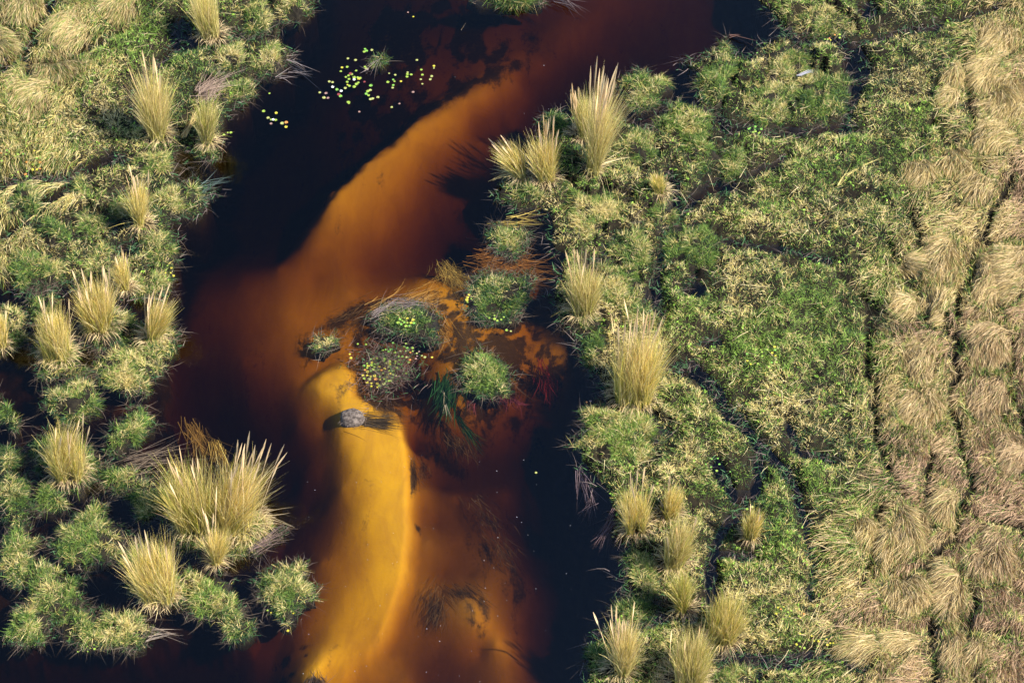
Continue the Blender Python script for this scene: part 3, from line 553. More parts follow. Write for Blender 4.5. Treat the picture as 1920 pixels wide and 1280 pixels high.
# ------------------------------------------------------------------ hand traced tufts of the dry meadow
TF = [
 (1868,90,44,40,'pale tuft highest in the right dry meadow',10,0.), (1845,155,36,40,'rounded pale tuft right of the two small ones',5,0.), (1790,160,22,20,'small upper pale tuft on the edge of the dry meadow',0,0.), (1780,200,20,22,'small lower pale tuft on the edge of the dry meadow',0,0.),
 (1885,205,46,60,'long combed tuft sweeping to the right edge of the photo',-5,0.), (1860,270,50,40,'tuft below the long combed one at the right edge',-15,0.),
 (1725,340,34,28,'yellowish tuft where the green meadow turns dry',10,0.), (1790,320,36,34,'pale tuft north of the winding trail head',0,0.), (1830,370,34,34,'tuft left of the winding trail head',-20,.2),
 (1720,510,40,24,'curled straw tuft west of the winding trail',70,.1), (1765,500,34,52,'upright combed tuft pressed against the winding trail',10,.15), (1855,540,40,62,'triangular tuft between the two arms of the winding trail',10,.25), (1900,520,34,60,'tuft at the right edge beside the triangular one',0,.3),
 (1750,595,26,32,'swirled nest-like tuft left of the trail junction',160,.1), (1700,585,32,26,'small tuft left of the swirled nest-like one',10,.1), (1855,660,50,52,'pinkish tuft right of the trail junction',0,.55), (1725,690,36,50,'tuft between the two long trails, upper part',10,.3),
 (1850,760,46,48,'brown tuft on the right of the winding trail',15,.7), (1725,780,48,44,'tuft between the two long trails, middle part',0,.3), (1900,860,40,50,'rust brown tuft at the right edge',10,.8), (1705,1010,38,52,'big egg shaped tuft right of the meeting trails',12,.25),
 (1660,1035,24,50,'slim tuft beside the big egg shaped one',15,.1), (1625,1010,26,28,'yellow-green tuft at the left border of the dry meadow',20,0.), (1700,1125,52,44,'broad tuft below the egg shaped one',10,.25), (1780,1125,30,58,'long narrow tuft right of the straight trail',0,.35), (1770,965,26,40,'small tuft in the fork of the trails',0,.3),
 (1800,1240,48,46,'tuft low down right of the straight trail',10,.4), (1620,1225,32,24,'isolated straw tuft beside the lily filled ditch',-30,0.), (1690,1215,40,26,'bowed tuft left of the straight trail near the bottom',-40,.1), (1860,1060,50,50,'dark brown tuft in the lower right corner area',15,.7),
 (50,30,56,34,'pale tuft in the top left corner',30,.0), (130,70,50,40,'pale tuft right of the top left trail',20,0.), (100,140,64,36,'silvery tuft crowning the upper left meadow',40,.1), (60,195,46,44,'long pale tuft sloping down the upper left meadow',-10,0.), (225,30,40,30,'olive tuft by the top edge left of the reeds',20,0.), (15,90,30,40,'tuft cut by the left edge in the upper meadow',60,0.),
]
for (x, y, a, b, lab, an, br) in TF: tuft(x, y, a, b, lab, an, br*.5-.1, straw=.72 if x < 300 else .92, L=.75 if x < 300 else .95)

# ------------------------------------------------------------------ meadow: what nobody could count
def scatter(N, x0=-170, x1=2090, y0=-170, y1=1450):
    x = rng.uniform(x0, x1, N); y = rng.uniform(y0, y1, N); s_ = samp(sdl, x, y); k = (s_ > 4) & (samp(EXC, x, y) < .5); return x[k], y[k], s_[k]
def meadow(N, name, label, seed, Lm, bright_, straw_k, wdt):
    x, y, s_ = scatter(N); d = samp(DRY, x, y); tr = samp(trd, x, y)
    lum = fbm(x, y, 62, 4, 11); g1 = fbm(x, y, 20, 3, seed); g2 = fbm(x, y, 150, 3, seed+1)
    g0 = fbm(x, y, 13, 2, seed+9)
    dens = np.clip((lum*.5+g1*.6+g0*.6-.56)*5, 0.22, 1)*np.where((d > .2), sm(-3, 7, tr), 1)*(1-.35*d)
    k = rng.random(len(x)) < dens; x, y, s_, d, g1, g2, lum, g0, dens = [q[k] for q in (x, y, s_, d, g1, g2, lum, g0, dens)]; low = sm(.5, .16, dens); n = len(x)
    P = P3(x, y, samp(HT, x, y)-.02); fl = fbm(x, y, 45, 3, seed+2)*18
    D = np.stack([np.cos(fl)*.5, np.sin(fl)*.5, .5+0*x], 1)+rng.normal(0, .5, (n, 3)); D[:, 2] = np.abs(D[:, 2])+.05
    L = Lm*(.5+rng.random(n))*(.6+.8*g1)*(.8+.4*lum)*np.clip(.45+s_/36, .45, 1); sx = np.clip((x-1480)/260, 0, 1)
    st = np.clip(straw_k+(g2-.5)*1.5+(g1-.5)*1.6+.18*(1-sx)*(x > 1000)+.5*d-.20*sm(18, 4, s_), .03, .97)
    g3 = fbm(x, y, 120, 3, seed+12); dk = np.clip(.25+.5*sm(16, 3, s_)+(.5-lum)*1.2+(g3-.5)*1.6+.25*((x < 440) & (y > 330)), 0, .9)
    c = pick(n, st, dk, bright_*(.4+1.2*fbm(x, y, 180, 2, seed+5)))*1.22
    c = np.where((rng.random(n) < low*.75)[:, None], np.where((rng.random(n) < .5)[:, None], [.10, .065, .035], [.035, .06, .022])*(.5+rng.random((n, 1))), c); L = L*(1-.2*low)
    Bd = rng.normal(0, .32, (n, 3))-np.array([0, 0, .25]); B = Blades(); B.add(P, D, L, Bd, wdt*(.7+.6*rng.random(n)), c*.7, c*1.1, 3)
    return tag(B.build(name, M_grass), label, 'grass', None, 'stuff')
meadow(2200000, 'marsh_grass', 'short green and straw coloured marsh grass matting the river banks', 41, .160, .66, .17, .0150)
# dry combed grass between the traced tufts
x, y, s_ = scatter(900000); d = samp(DRY, x, y); tr = samp(trd, x, y)
k = rng.random(len(x)) < np.clip(d*1.2-.12, 0, 1)*sm(1, 8, tr)*.95; x, y, d, tr = x[k], y[k], d[k], tr[k]; n = len(x)
i = np.clip(((x-gx[0])/ST).round().astype(int), 0, len(gx)-1); j = np.clip(((y-gy[0])/ST).round().astype(int), 0, len(gy)-1); c_ = TC[ci[j, i]]
rx_, ry_ = x-c_[:, 0], (y-c_[:, 1])/1.25; rr = np.hypot(rx_, ry_)
k = rng.random(n) < 1.0-np.clip(rr/34, 0, 1)**2*.15; x, y, d, tr, rx_, ry_, rr, c_ = [q[k] for q in (x, y, d, tr, rx_, ry_, rr, c_)]; n = len(x)
an = (fbm(c_[:, 0], c_[:, 1], 160, 2, 51)-.5)*2.2+(fbm(x, y, 70, 3, 52)-.5)*2.6+np.where(x < 600, .5, 0); u = FL[0]*np.cos(an)-FL[1]*np.sin(an); v = FL[0]*np.sin(an)+FL[1]*np.cos(an)
D = np.stack([u+.12*rx_/34, v-.12*ry_/34, .16+.25*rng.random(n)], 1)+rng.normal(0, .22, (n, 3))
br = np.clip((x-1700)/200*.5+(y-500)/700*.6+(fbm(x, y, 120, 3, 53)-.5)*1.6, 0, .9)*(x > 900); br = np.clip(br+.42*(x > 900), 0, 1); st = np.where(x < 600, .66, .93-.4*(1-d))
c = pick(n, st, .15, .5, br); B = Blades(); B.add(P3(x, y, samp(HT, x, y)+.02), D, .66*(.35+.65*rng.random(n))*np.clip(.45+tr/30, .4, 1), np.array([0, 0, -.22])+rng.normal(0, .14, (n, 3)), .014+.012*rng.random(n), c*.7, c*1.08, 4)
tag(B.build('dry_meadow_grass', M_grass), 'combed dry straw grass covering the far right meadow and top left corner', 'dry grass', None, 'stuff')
# loose dead straws lying on the mat
x, y, s_ = scatter(9000); k = (samp(DRY, x, y) < .5) & (fbm(x, y, 90, 3, 61) > .45); x, y = x[k], y[k]; n = len(x); a = rng.random(n)*6.283; c = SP*(.6+.5*rng.random((n, 1)))
B = Blades(); B.add(P3(x, y, samp(HT, x, y)+.16), np.stack([np.cos(a), np.sin(a), .25*rng.random(n)], 1), .35+.5*rng.random(n), rng.normal(0, .25, (n, 3))*[1, 1, .2]-np.array([0, 0, .1]), .014, c, c, 4)
tag(B.build('loose_straw', M_grass), 'loose bleached straws lying over the green marsh grass', 'straw', None, 'stuff')
# dark tangle along every shore and in the channels
x = rng.uniform(-160, 2080, 110000); y = rng.uniform(-160, 1440, 110000); s_ = samp(sdl, x, y); k = (s_ > -9) & (s_ < 6) & (rng.random(len(x)) < np.where(s_ < 0, .35, .6)) & (samp(EXC, x, y) < .5) & (fbm(x, y, 40, 2, 71) > .36)
x, y = x[k], y[k]; B = Blades(); tangle(B, x, y, np.maximum(samp(HT, x, y), -.02)+.05, 3, .14, (.15, .115, .10), .45)
i = np.repeat(np.arange(len(x)), 3); n = len(i); cc = GD*(.7+1.4*rng.random((n, 1))); B.add(P3(x[i], y[i], .04)+rng.normal(0, .08, (n, 3))*[1, 1, .2], rng.normal(0, .6, (n, 3))*[1, 1, .3]+[-.2, -.2, .5], .26*(.5+rng.random(n)), np.array([0, 0, -.2]), .028, cc, cc*1.15, 3)
tag(B.build('shore_tangle', M_grass), 'dark tangle of roots, dead stems and bluish blades along the water edge', 'roots', None, 'stuff')

# ------------------------------------------------------------------ lily pads
def pad_mesh(name, col, rim):
    n = 18; V = [(0, 0, .004)]; Cc = [col]
    for r_, z in ((.6, .0), (1.0, .006)):
        for k in range(n+1):
            a = R(14)+(2*math.pi-R(28))*k/n; w_ = 1+.03*math.sin(5*a)
            V.append((r_*w_*math.cos(a), r_*w_*math.sin(a), z*1.0+(.02*math.sin(3*a) if r_ == 1 else 0))); Cc.append(rim if r_ == 1 else col)
    F = [(0, 1+k, 2+k, 2+k) for k in range(n)]
    T_ = [(0, 1+k, 2+k) for k in range(n)]
    for k in range(n): a, b, c, d = 1+k, 2+k, n+3+k, n+2+k; T_ += [(a, d, c), (a, c, b)]
    o = raw_mesh(name, np.array(V), np.array(T_), M_pad, None, {'Col': np.array(Cc, float)}, True); C.objects.unlink(o); me = o.data; bpy.data.objects.remove(o); return me
M_pad, t, p = mat('lily_pad'); a = attr(t, 'Col'); t.links.new(mix(t, a.outputs[0], (.12, .10, .03), mth(t, 'MULTIPLY', ramp(t, noise(t, 12, 3, coord(t)), .5, .8), .4)), p.inputs['Base Color']); p.inputs['Roughness'].default_value = .4
PC = {'lime': pad_mesh('lily_pad', (.24, .35, .04), (.20, .28, .05)), 'yellow': pad_mesh('lily_pad', (.46, .42, .03), (.4, .30, .05)), 'olive': pad_mesh('lily_pad', (.30, .34, .10), (.28, .26, .08)), 'orange': pad_mesh('lily_pad', (.5, .22, .05), (.4, .12, .03)), 'red': pad_mesh('lily_pad', (.20, .035, .035), (.16, .03, .03)), 'pink': pad_mesh('lily_pad', (.26, .16, .13), (.22, .12, .10)), 'green': pad_mesh('lily_pad', (.16, .36, .05), (.14, .28, .05))}
padn = 0
def pad(px, py, r, colr, where, z=.012, label=None, grp=''):
    global padn
    o = bpy.data.objects.new('lily_pad', PC[colr]); C.objects.link(o); X, Y = G(px, py); o.location = (float(X), float(Y), z); s_ = r*random.uniform(.60, .90)/50
    o.scale = (s_, s_*random.uniform(.8, 1.0), s_); o.rotation_euler = (random.uniform(-.12, .12)*(z > .02), random.uniform(-.12, .12)*(z > .02), random.uniform(0, 6.28)); padn += 1
    tag(o, label or f'{colr} lily pad {where}', 'lily pad', f'{colr} lily pads {where}')
W1 = 'floating in the large loose raft on the dark upper river'
for a in ['1020,135,g','1030,150,g','1012,157,l','1073,143,o','840,280,y','880,275,l','830,310,l','950,305,l','1020,275,l','1030,290,o','740,390,o','765,395,o','665,475,o','715,480,p','730,517,p','698,515,o','800,452,g','865,440,o','890,343,l','915,333,l','870,355,l','895,370,l','935,357,l','962,357,l','982,362,l','972,368,y','880,392,l','883,415,y','897,424,l','935,430,l','967,398,l','953,410,l','828,503,g','890,550,l','893,558,l','1065,420,g','1060,457,o','1040,465,l','1030,485,g','1047,497,l','1062,527,o','1078,523,o','885,210,o','945,222,o','1015,392,r','908,328,r','815,490,r','1120,512,o']:
    u, v, c = a.split(','); pad(440+int(u)/4.17, 60+int(v)/4.17, random.uniform(3.7, 4.8), dict(g='green', l='lime', o='olive', y='yellow', p='pink', r='red')[c], W1)
W1b = 'in the small scattered group nearest the sandbar edge of the upper river'
for a in ['1208,326,o','1255,338,o','1198,393,l','1240,375,g','1250,388,l','1240,418,g','1235,438,o','1300,388,y','1352,318,o','1350,333,l','1348,351,l','1380,335,l','1460,297,l','1468,337,l','1456,372,o','1530,372,o','1540,348,o','1468,408,o','1558,268,y','1558,285,o','1288,562,p','1395,472,p','975,625,p','1425,222,o','1228,590,o']:
    u, v, c = a.split(','); pad(440+int(u)/4.17, 60+int(v)/4.17, random.uniform(3.2, 4.4), dict(g='green', l='lime', o='olive', y='yellow', p='pink')[c], W1b)
for u, v, c, lab in [(227,620,'lime','lime lily pad farthest upper left in the little group off the left bank'),(325,635,'yellow','yellow round pad at the top of the little group off the left bank'),(262,673,'olive','olive pad at the left of the little group off the left bank'),(288,687,'lime','lime pad touching the white flower in the little group off the left bank'),(322,690,'lime','lime pad right of the white flower in the little group off the left bank'),(285,718,'pink','mauve pad at the bottom left of the little group off the left bank'),
                    (372,715,'olive','olive pad beside the orange one in the little group off the left bank'),(404,708,'orange','orange-red curled pad in the little group off the left bank'),(402,743,'yellow','large yellow oval pad lowest in the little group off the left bank'),(272,482,'lime','single lime pad between the left bank twigs and the little group')]:
    pad(440+u/4.17, 60+v/4.17, 4.6 if lab[0] != 's' else 3, c, '', label=lab)
for u, v in [(420,253),(427,249),(433,249)]: pad(u, v, 3.4, 'lime', 'touching the left bank under the broken reeds')
def rafts(cx, cy, rx, ry, n, cols, where, z=.012, rmin=2.6, rmax=4.2, land=False, gap=4.5):
    pts = []; tries = 0
    while len(pts) < n and tries < 6000:
        tries += 1; a = random.random()*6.283; r = math.sqrt(random.random()); x, y = cx+rx*r*math.cos(a), cy+ry*r*math.sin(a)
        if any((x-q)**2+(y-w_)**2 < gap*gap for q, w_ in pts): continue
        pts.append((x, y)); zz = z if not land else max(.02, float(samp(HT, x, y)))+.22
        pad(x, y, random.uniform(rmin, rmax), random.choice(cols), where, zz)
rafts(712, 700, 34, 30, 58, ['lime']*5+['yellow']*5+['olive', 'green', 'orange'], 'crowded on the sunken weed raft below the crescent island', .03, 2.8, 4.4)
rafts(748, 662, 40, 22, 26, ['lime']*4+['green']*3+['olive'], 'on the upper part of the sunken weed raft', .02, 2.6, 3.8)
rafts(778, 668, 20, 9, 9, ['pink', 'orange', 'red', 'olive'], 'among the reddish stems at the right of the weed raft', .03, 2.4, 3.6)
for x, y, c, lab in [(671,645,'lime','lone lime pad west of the sunken weed raft'),(686,646,'lime','paired lime pad just west of the sunken weed raft'),(810,670,'yellow','bright yellow pad drifting east of the sunken weed raft'),(656,664,'yellow','upper of the tiny yellow pads over the golden sand'),(658,671,'yellow','lower of the tiny yellow pads over the golden sand'),(762,700,'lime','long lime pad with curled end at the right of the weed raft'),(958,621,'olive','olive pad afloat southeast of the dark triangular island'),(950,619,'lime','lime pad afloat southeast of the dark triangular island'),(957,605,'olive','faint pad floating just below the dark triangular island')]:
    pad(x, y, 3.4, c, '', label=lab)
rafts(762, 612, 16, 8, 12, ['lime', 'yellow', 'green'], 'in the hollow of the crescent island', .26, 2.6, 4)
rafts(879, 567, 7, 8, 5, ['lime', 'yellow'], 'on the left corner of the dark triangular island', .22, 2.6, 3.8, gap=3.5)
rafts(930, 600, 16, 7, 6, ['lime'], 'along the south tip of the dark triangular island', .15, 2.6, 3.6)
rafts(40, 315, 42, 26, 24, ['lime']*3+['yellow', 'green', 'orange'], 'in the weedy pool at the left edge', .02, 2.4, 3.8, True)
rafts(265, 95, 26, 22, 12, ['green', 'lime'], 'in the damp hollow of the upper left meadow', .02, 2, 3, True, 8)
rafts(320, 520, 10, 14, 8, ['lime', 'yellow'], 'on the river edge of the lily dotted hummock', .02, 2.2, 3.2, True)
rafts(160, 1215, 34, 8, 9, ['lime'], 'along the foot of the bottom left island', .05, 2.2, 3.2)
rafts(538, 1148, 40, 8, 6, ['lime', 'yellow'], 'at the foot of the lone egg shaped island', .05, 2, 3)
rafts(1430, 690, 34, 22, 18, ['lime']*3+['yellow', 'green'], 'in the wet hollow of the right meadow', .02, 2.4, 3.8, True, 6)
rafts(1478, 1168, 36, 14, 14, ['lime']*5+['yellow']*3+['orange'], 'in the upper ditch of the lower right meadow', .02, 2, 3.2, True, 6)
rafts(1520, 1214, 44, 8, 15, ['lime', 'yellow'], 'strung along the lower ditch of the right meadow', .02, 2.2, 3.4, True, 5)
rafts(1415, 255, 14, 10, 9, ['lime', 'green'], 'beside the narrow pool of the upper right marsh', .02, 2.6, 4, True, 5)
rafts(1560, 78, 18, 8, 7, ['lime', 'yellow', 'orange'], 'under the straw covered hummock near the round black pool', .02, 2.4, 3.6, True, 5)
rafts(1350, 880, 34, 14, 7, ['green', 'lime'], 'in the dark rut of the right meadow', .02, 2.4, 3.4, True, 8)
for x, y, c, lab in [(1384,109,'green','green pad at the mouth of the inlet beside the upright lobe'),(1419,106,'green','green pad on the shore right of the inlet beside the upright lobe'),(1388,131,'orange','orange pad in the inlet beside the upright lobe'),(775,32,'yellow','single yellow pad near the top edge of the river'),(765,24,'pink','tiny pink leaf near the top edge of the river'),(1001,4,'lime','lime pad by the shaggy island at the top'),(1107,752,'pink','pinkish pad off the right shore below the great reeds'),(1100,754,'orange','orange pad off the right shore below the great reeds'),(1005,886,'olive','brownish leaf scrap drifting alone mid river'),(1400,960,'lime','lime pad just above the lone reed spray'),(1410,956,'olive','olive pad just above the lone reed spray'),(1149,1006,'yellow','yellow pad stuck in the roots hanging from the lower right shore'),(540,1182,'yellow','yellow scrap floating south of the lone egg shaped island')]:
    pad(x, y, 3.2, c, '', label=lab, z=.015 if x < 1390 else .2)
# flowers
def flower(px, py, lab):
    X, Y = G(px, py); root = empty('water_lily_flower', (float(X), float(Y), .05)); tag(root, lab, 'flower', 'white water lily flowers')
    V = []; F = []
    for ring, (n, L, el) in enumerate(((8, .075, .35), (7, .06, .9), (5, .04, 1.3))):
        for k in range(n):
            a = 6.283*k/n+ring*.4; c_, s_ = math.cos(a), math.sin(a); ce, se = math.cos(el)*L, math.sin(el)*L; b = len(V)
            V += [(0, 0, 0), (c_*ce*.55-s_*.018, s_*ce*.55+c_*.018, se*.5), (c_*ce, s_*ce, se), (c_*ce*.55+s_*.018, s_*ce*.55-c_*.018, se*.5)]; F.append((b, b+3, b+2, b+1))
    raw_mesh('petals', np.array(V), np.array(F), M_white, root)
for x, y, l in [(664.2,151.6,'white water lily blossom in the middle of the large loose raft'),(624,165.5,'white water lily blossom at the left of the large loose raft'),(512.5,226.5,'white water lily blossom in the little group off the left bank'),(640,173,'half open white blossom below the large loose raft'),(1417,1125,'white blossom in the lower right meadow near yellow pads')]: flower(x, y, l)

# ------------------------------------------------------------------ stems, weed and drift
def bundle(name, label, cat, px, py, fn, mat_=None, group=None, part=None):
    X, Y = G(px, py); og = (float(X), float(Y), 0.); B = Blades(); fn(B, og); o = B.build(name, mat_ or M_reed, None, og); o.location = og; return tag(o, label, cat, group)
def streamers(px0, py0, px1, py1, n, dx, dy, L, col, z=-.12, jit=6, bend=.15, wd=.02):
    """weed stems rooted along a line and trailing in the current, under water"""
    def f(B, og):
        t_ = rng.random(n); x = px0+(px1-px0)*t_+rng.normal(0, jit, n); y = py0+(py1-py0)*t_+rng.normal(0, jit, n); a, b = G(x, y); a2, b2 = G(x+dx, y+dy)
        D = np.stack([a2-a, b2-b, 0*a], 1); D = nrm(D)+rng.normal(0, .18, (n, 3))*[1, 1, .15]; c = np.array(col)*(.6+.9*rng.random((n, 1)))
        B.add(np.stack([a, b, z-.05*rng.random(n)], 1), D, L*(.5+rng.random(n)), rng.normal(0, bend, (n, 3))*[1, 1, .1], wd, c, c*1.1, 6)
    return f
bundle('green_weed', 'deep green water weed streaming under water beside the domed island', 'water weed', 838, 730, streamers(834, 705, 845, 742, 240, -6, 34, .9, (.012, .055, .014), -.12, 9, .12, .05), M_weed)
bundle('green_weed', 'long thin green weed ribbon trailing downstream of the deep green patch', 'water weed', 868, 792, streamers(850, 765, 880, 805, 70, 20, 26, .9, (.015, .06, .02), -.25, 3, .1, .03), M_weed)
bundle('red_weed', 'red weed trailing from the foot of the domed island', 'water weed', 950, 745, streamers(925, 735, 975, 752, 90, 14, 24, .42, (.13, .02, .022), .0, 5, .3, .028), M_weed)
bundle('red_weed', 'crimson weed glowing under water between the domed island and the right bank', 'water weed', 1020, 690, streamers(1012, 665, 1032, 715, 110, 4, 30, .6, (.20, .015, .02), -.35, 8, .2, .03), M_weed)
bundle('red_weed', 'small red weed sprig at the lower left foot of the domed island', 'water weed', 886, 756, streamers(878, 748, 892, 762, 40, 4, 20, .3, (.14, .03, .03), .0, 3, .3, .024), M_weed)
bundle('straw_weed', 'golden brown stems combed by the current above the crescent island', 'water weed', 750, 575, streamers(690, 586, 790, 560, 420, 30, -12, .75, (.34, .20, .05), -.12, 9, .35), M_weed)
bundle('straw_weed', 'golden brown stems curling round the right end of the crescent island', 'water weed', 815, 585, streamers(790, 562, 832, 610, 330, 16, 28, .7, (.34, .20, .05), -.12, 9, .3), M_weed)
bundle('straw_weed', 'rusty stems swirling between the two northern islands', 'water weed', 940, 500, streamers(890, 480, 990, 510, 420, 30, 4, .7, (.30, .14, .035), -.16, 15, .5), M_weed)
bundle('straw_weed', 'ochre weed patch left of the northern islands', 'water weed', 845, 508, streamers(825, 490, 865, 525, 360, 16, 22, .55, (.34, .24, .06), -.10, 9, .4), M_weed)
bundle('straw_weed', 'brown sunken reed stems fanning out below the mud pool inlet', 'water weed', 375, 808, streamers(345, 785, 380, 800, 90, 22, 44, 1.3, (.40, .26, .08), -.20, 7, .15), M_weed)
bundle('straw_weed', 'second fan of sunken reeds touching the big double reed clump', 'water weed', 405, 840, streamers(395, 820, 415, 835, 80, 12, 36, 1.0, (.42, .30, .08), -.12, 5, .2), M_weed)
bundle('straw_weed', 'dull grass swaying under water around the northernmost mid-river island', 'water weed', 960, 425, streamers(920, 425, 985, 412, 60, 40, 2, .8, (.40, .30, .08), .03, 6, .3), M_weed)
for lab, px_, py_, a_, n_ in [
 ('dark brown weed combed by the current in the middle of the lower river', 905, 950, (885, 915, 920, 975, 34, 44), 150), ('second dark weed patch downstream of the first in the lower river', 940, 1015, (925, 985, 955, 1040, 30, 44), 150),
 ('dark weed along the left side of the submerged mound', 822, 1125, (815, 1090, 828, 1150, -10, 30), 170), ('short weed arching over the top of the submerged mound', 862, 1098, (835, 1092, 895, 1102, 24, 26), 170),
 ('brown weed fringe around the lower edge of the lily raft', 700, 752, (672, 728, 740, 762, 34, 20), 240), ('dark weed beside the right edge of the golden bar', 778, 875, (772, 850, 782, 890, 4, 34), 90),
 ('ragged weed below the deep green patch', 850, 825, (830, 800, 885, 835, 20, 30), 200), ('weed curling off the upstream side of the crescent island', 680, 570, (640, 590, 730, 552, -50, 22), 170)]:
    bundle('brown_weed', lab, 'water weed', px_, py_, streamers(*a_[:4], n_, a_[4], a_[5], .45, (.10, .06, .028), -.30, 11, .35, .018), M_weed)
def stems(pts, n=1, col=(.40, .32, .22), z=.05, wd=.022, L=.5, j=3):
    def f(B, og):
        for (x0, y0, x1, y1) in pts:
            k = n; xa = x0+rng.normal(0, j, k); ya = y0+rng.normal(0, j, k); a, b = G(xa, ya); c_, d = G(x1+rng.normal(0, j*2, k), y1+rng.normal(0, j*2, k)); V_ = np.stack([c_-a, d-b, 0*a+.15], 1); Lg = np.linalg.norm(V_, axis=1)
            cc = np.array(col)*(.7+.6*rng.random((k, 1))); B.add(np.stack([a, b, z+.1*rng.random(k)], 1), V_, Lg, rng.normal(0, .1, (k, 3))-np.array([0, 0, .15]), wd, cc, cc, 6)
    return f
def DS(label, px, py, pts, **k): bundle('fallen_stems', label, 'dead stems', px, py, stems(pts, **k), M_grass)
DS('bent bundle of pale broken reeds on the left shore', 352, 245, [(345,268,370,225),(352,262,372,222)], n=26, col=(.62,.46,.2), z=.3, j=2.5)
DS('brown heap of dead stems on the left bank above the bent reeds', 405, 175, [(375,190,425,165),(380,185,430,150),(390,200,400,165)], n=50, col=(.30,.22,.17), z=.35, j=9)
DS('grey-brown matted roots arching over the crescent island', 750, 577, [(700,598,745,572),(745,572,800,590),(735,575,785,578)], n=26, col=(.22,.17,.16), z=.14, j=6, wd=.014)
DS('long grey dead stems lying above the big double reed clump', 290, 862, [(240,868,340,862),(250,880,330,858)], n=34, col=(.20,.15,.11), z=.18, j=10, wd=.016)
DS('long curved straw reaching over the river from the fan shaped clump', 530, 968, [(490,975,560,963),(492,978,548,995)], n=3, col=(.5,.38,.2), z=.35, j=2)
DS('pale stalks fallen to the left from the peninsula tip', 945, 335, [(975,332,925,345),(972,330,920,349),(965,335,925,343)], n=5, col=(.65,.52,.22), z=.35, j=2)
DS('bleached stalks fallen to the right of the tallest reeds', 1150, 310, [(1115,330,1180,300),(1112,335,1150,325)], n=7, col=(.62,.5,.28), z=.45, j=3)
DS('dark drooping roots under the fan shaped reed clump', 505, 1010, [(480,1030,525,995),(470,1040,520,1015)], n=26, col=(.16,.11,.10), z=.1, j=6)
DS('twigs trailing east from the bottom left island', 310, 1193, [(285,1185,340,1193),(280,1178,330,1195),(275,1200,320,1192)], n=8, col=(.28,.22,.17), z=.06, j=3)
DS('floating pink stem beside the inlet of the upper right shore', 1395, 75, [(1370,70,1420,88),(1368,72,1385,70)], n=3, col=(.3,.16,.12), z=.03, j=1.5)
DS('dark roots dangling from the right shore north of the side by side reeds', 1108, 930, [(1095,900,1115,960),(1085,880,1105,930),(1110,940,1100,975)], n=16, col=(.17,.12,.13), z=.06, j=6)
DS('dark roots dangling from the right shore beside the side by side reeds', 1135, 990, [(1150,965,1125,1000),(1155,975,1125,1018)], n=16, col=(.19,.12,.12), z=.06, j=5)
DS('thin twigs of the sunken branch below the green sprig', 698, 128, [(712,115,690,135),(714,120,700,142),(690,135,683,142)], n=5, col=(.26,.2,.18), z=.02, j=3)
DS('crooked twigs sticking out of the upper left shore', 560, 135, [(540,120,575,130),(545,135,580,150),(520,150,560,150)], n=9, col=(.22,.18,.17), z=.05, j=5)
DS('yellow straw pair lying in the upper right meadow', 1610, 335, [(1590,345,1650,305),(1570,362,1600,335)], n=6, col=(.62,.52,.2), z=.4, j=3)
DS('dead stalk pair floating under the weed beside the domed island', 836, 770, [(832,735,836,765),(836,760,838,785)], n=5, col=(.4,.32,.2), z=.01, j=2)
DS('single bare stem lying off the left shore near the small inlet', 350, 325, [(335,332,352,318),(352,318,372,322)], n=2, col=(.22,.17,.14), z=.03, j=1)
DS('fine sprays of bluish twigs at the tip of the pointed spit', 400, 345, [(375,365,420,342),(380,355,432,338),(370,375,402,385)], n=8, col=(.12,.17,.15), z=.1, j=4)
DS('submerged twig bush at the bottom of the golden bar', 592, 1272, [(575,1285,590,1262),(600,1285,585,1262),(608,1280,598,1262)], n=18, col=(.06,.04,.03), z=-.12, j=6)
DS('short drift twig on the dark upper river', 870, 55, [(866,60,874,50)], n=2, col=(.4,.3,.2), z=.01, j=1)
DS('root cluster at the top right of the shaggy island', 1060, 12, [(1040,2,1075,18),(1050,0,1085,25)], n=14, col=(.2,.15,.14), z=.1, j=5)
DS('bleached driftwood stick on the mud of the upper right hummocks', 1508, 152, [(1495,158,1520,148)], n=8, col=(.3,.3,.34), z=.4, j=2, wd=.04)
# stump with trailing weed
X, Y = G(661, 784); root = empty('mossy_stump', (float(X), float(Y), 0)); tag(root, 'round grey stump breaking the surface of the golden bar, weed trailing behind it', 'stump')
na, nr = 22, 9; V = []; 
for j in range(nr):
    u = j/(nr-1)
    for k in range(na):
        a = 6.283*k/na; q_ = (1-.0*u)*(1-max(0, (u-.55)/.45)**2*.95)*(1+.22*(vnoise(np.array(2+2*math.cos(a)), np.array(2+2*math.sin(a)+u*3))-.5)); V.append((.46*q_*math.cos(a), .38*q_*math.sin(a), -.5+.78*math.sin(u*1.5)))
F = [(j*na+k, j*na+(k+1) % na, (j+1)*na+(k+1) % na, (j+1)*na+k) for j in range(nr-1) for k in range(na)]
raw_mesh('stump_body', np.array(V), np.array(F), M_stump, root, None, True)
B = Blades(); n = 260; a = rng.random(n)*6.283; r = .42*np.sqrt(rng.random(n)); P = np.stack([r*np.cos(a), r*.85*np.sin(a), .25-.5*r], 1); c = np.array([.20, .155, .13])*(.3+1.2*rng.random((n, 1))); B.add(P, np.stack([np.cos(a), np.sin(a), .4+0*a], 1)+rng.normal(0, .4, (n, 3)), .10+.12*rng.random(n), np.array([0, 0, -.6]), .018, c, c, 3); B.build('dry_moss', M_grass, root)
B = Blades(); n = 420; P = rng.normal(0, .17, (n, 3))*[1.6, 1, .1]+[.25, -.05, -.06]; c = np.array([.06, .04, .018])*(.4+1.2*rng.random((n, 1))); B.add(P, np.stack([1+0*P[:, 0], -.12+rng.normal(0, .14, n), 0*P[:, 0]], 1), .5+1.1*rng.random(n), rng.normal(0, .12, (n, 3))*[1, 1, .05], .022, c, c, 6); B.build('trailing_weed', M_weed, root)
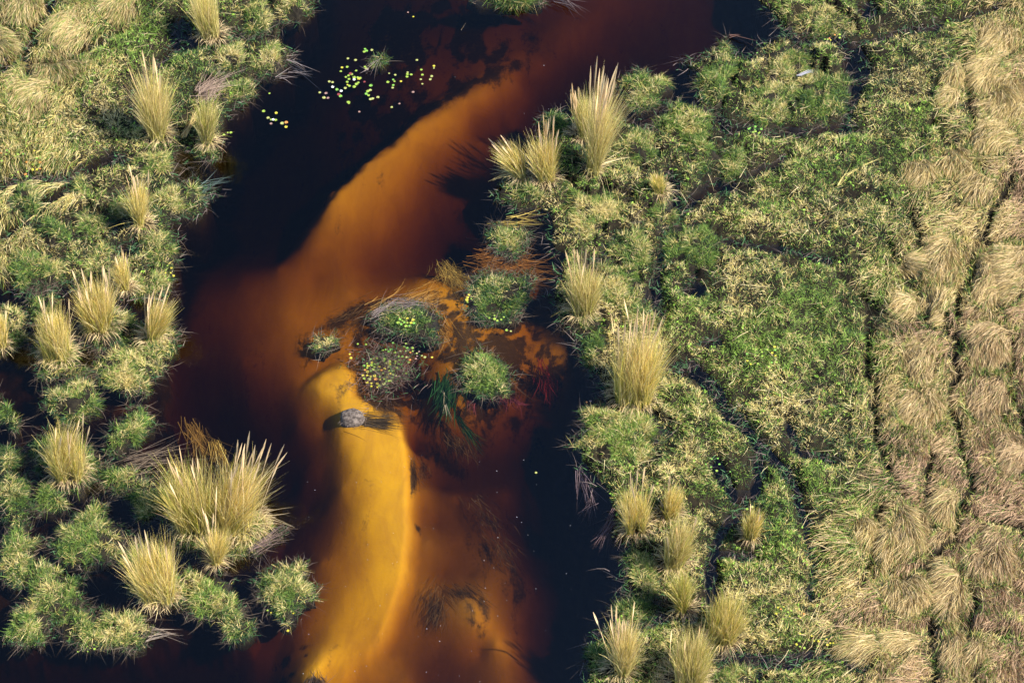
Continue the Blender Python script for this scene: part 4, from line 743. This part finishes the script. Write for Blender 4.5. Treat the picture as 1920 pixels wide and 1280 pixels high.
# weed raft: tangle of stems that carries the lily pads
B = Blades(); n = 420; x = rng.normal(722, 26, n); y = rng.normal(692, 24, n); tangle(B, x, y, .0, 4, .12, (.11, .075, .06), .45); k = 500; x = rng.normal(735, 30, k); y = rng.normal(680, 26, k); cc = GD*(.8+1.2*rng.random((k, 1))); B.add(P3(x, y, .01), rng.normal(0, .6, (k, 3))+[0, 0, .4], .22*(.5+rng.random(k)), np.array([0, 0, -.2]), .026, cc, cc, 3)
tag(B.build('weed_raft', M_grass), 'sunken raft of dark stems below the crescent island that carries many pads', 'weed raft')
# small leafy plants in the mat (yellow-green dots) and drifting foam specks
x, y, s_ = scatter(5200); k = (samp(DRY, x, y) < .3) & (fbm(x, y, 60, 3, 81) > .53); x, y = x[k], y[k]; n = len(x); i = np.repeat(np.arange(n), 4); cc = np.array([.22, .36, .05])*(.6+.8*rng.random((len(i), 1)))
B = Blades(); B.add(P3(x[i], y[i], samp(HT, x, y)[i]+.18)+rng.normal(0, .03, (len(i), 3)), rng.normal(0, .8, (len(i), 3))+[0, 0, .3], .09, np.array([0, 0, -.1]), .07, cc, cc, 3)
tag(B.build('leafy_ground_cover', M_grass), 'small yellow-green broad leaves sprinkled through the marsh grass', 'leaves', None, 'stuff')
x = np.r_[rng.uniform(640, 1000, 46), rng.uniform(560, 1080, 26), rng.uniform(850, 1080, 8)]; y = np.r_[rng.uniform(850, 1280, 46), rng.uniform(860, 1280, 26), rng.uniform(100, 330, 8)]; n = len(x); P = P3(x, y, .004); V = []; F = []
for k in range(n):
    r_ = rng.uniform(.005, .014)
    for q in range(6): V.append((P[k, 0]+r_*math.cos(q*1.047), P[k, 1]+r_*math.sin(q*1.047), P[k, 2])); 
    b = k*6; F += [(b, b+1, b+2), (b, b+2, b+3), (b, b+3, b+4), (b, b+4, b+5)]
tag(raw_mesh('foam_specks', np.array(V), np.array(F), M_foam), 'tiny white foam specks drifting over the lower sandbars', 'foam', None, 'stuff')
print('pads', padn, 'objects', len(bpy.data.objects), 'verts', sum(len(m.vertices) for m in bpy.data.meshes))
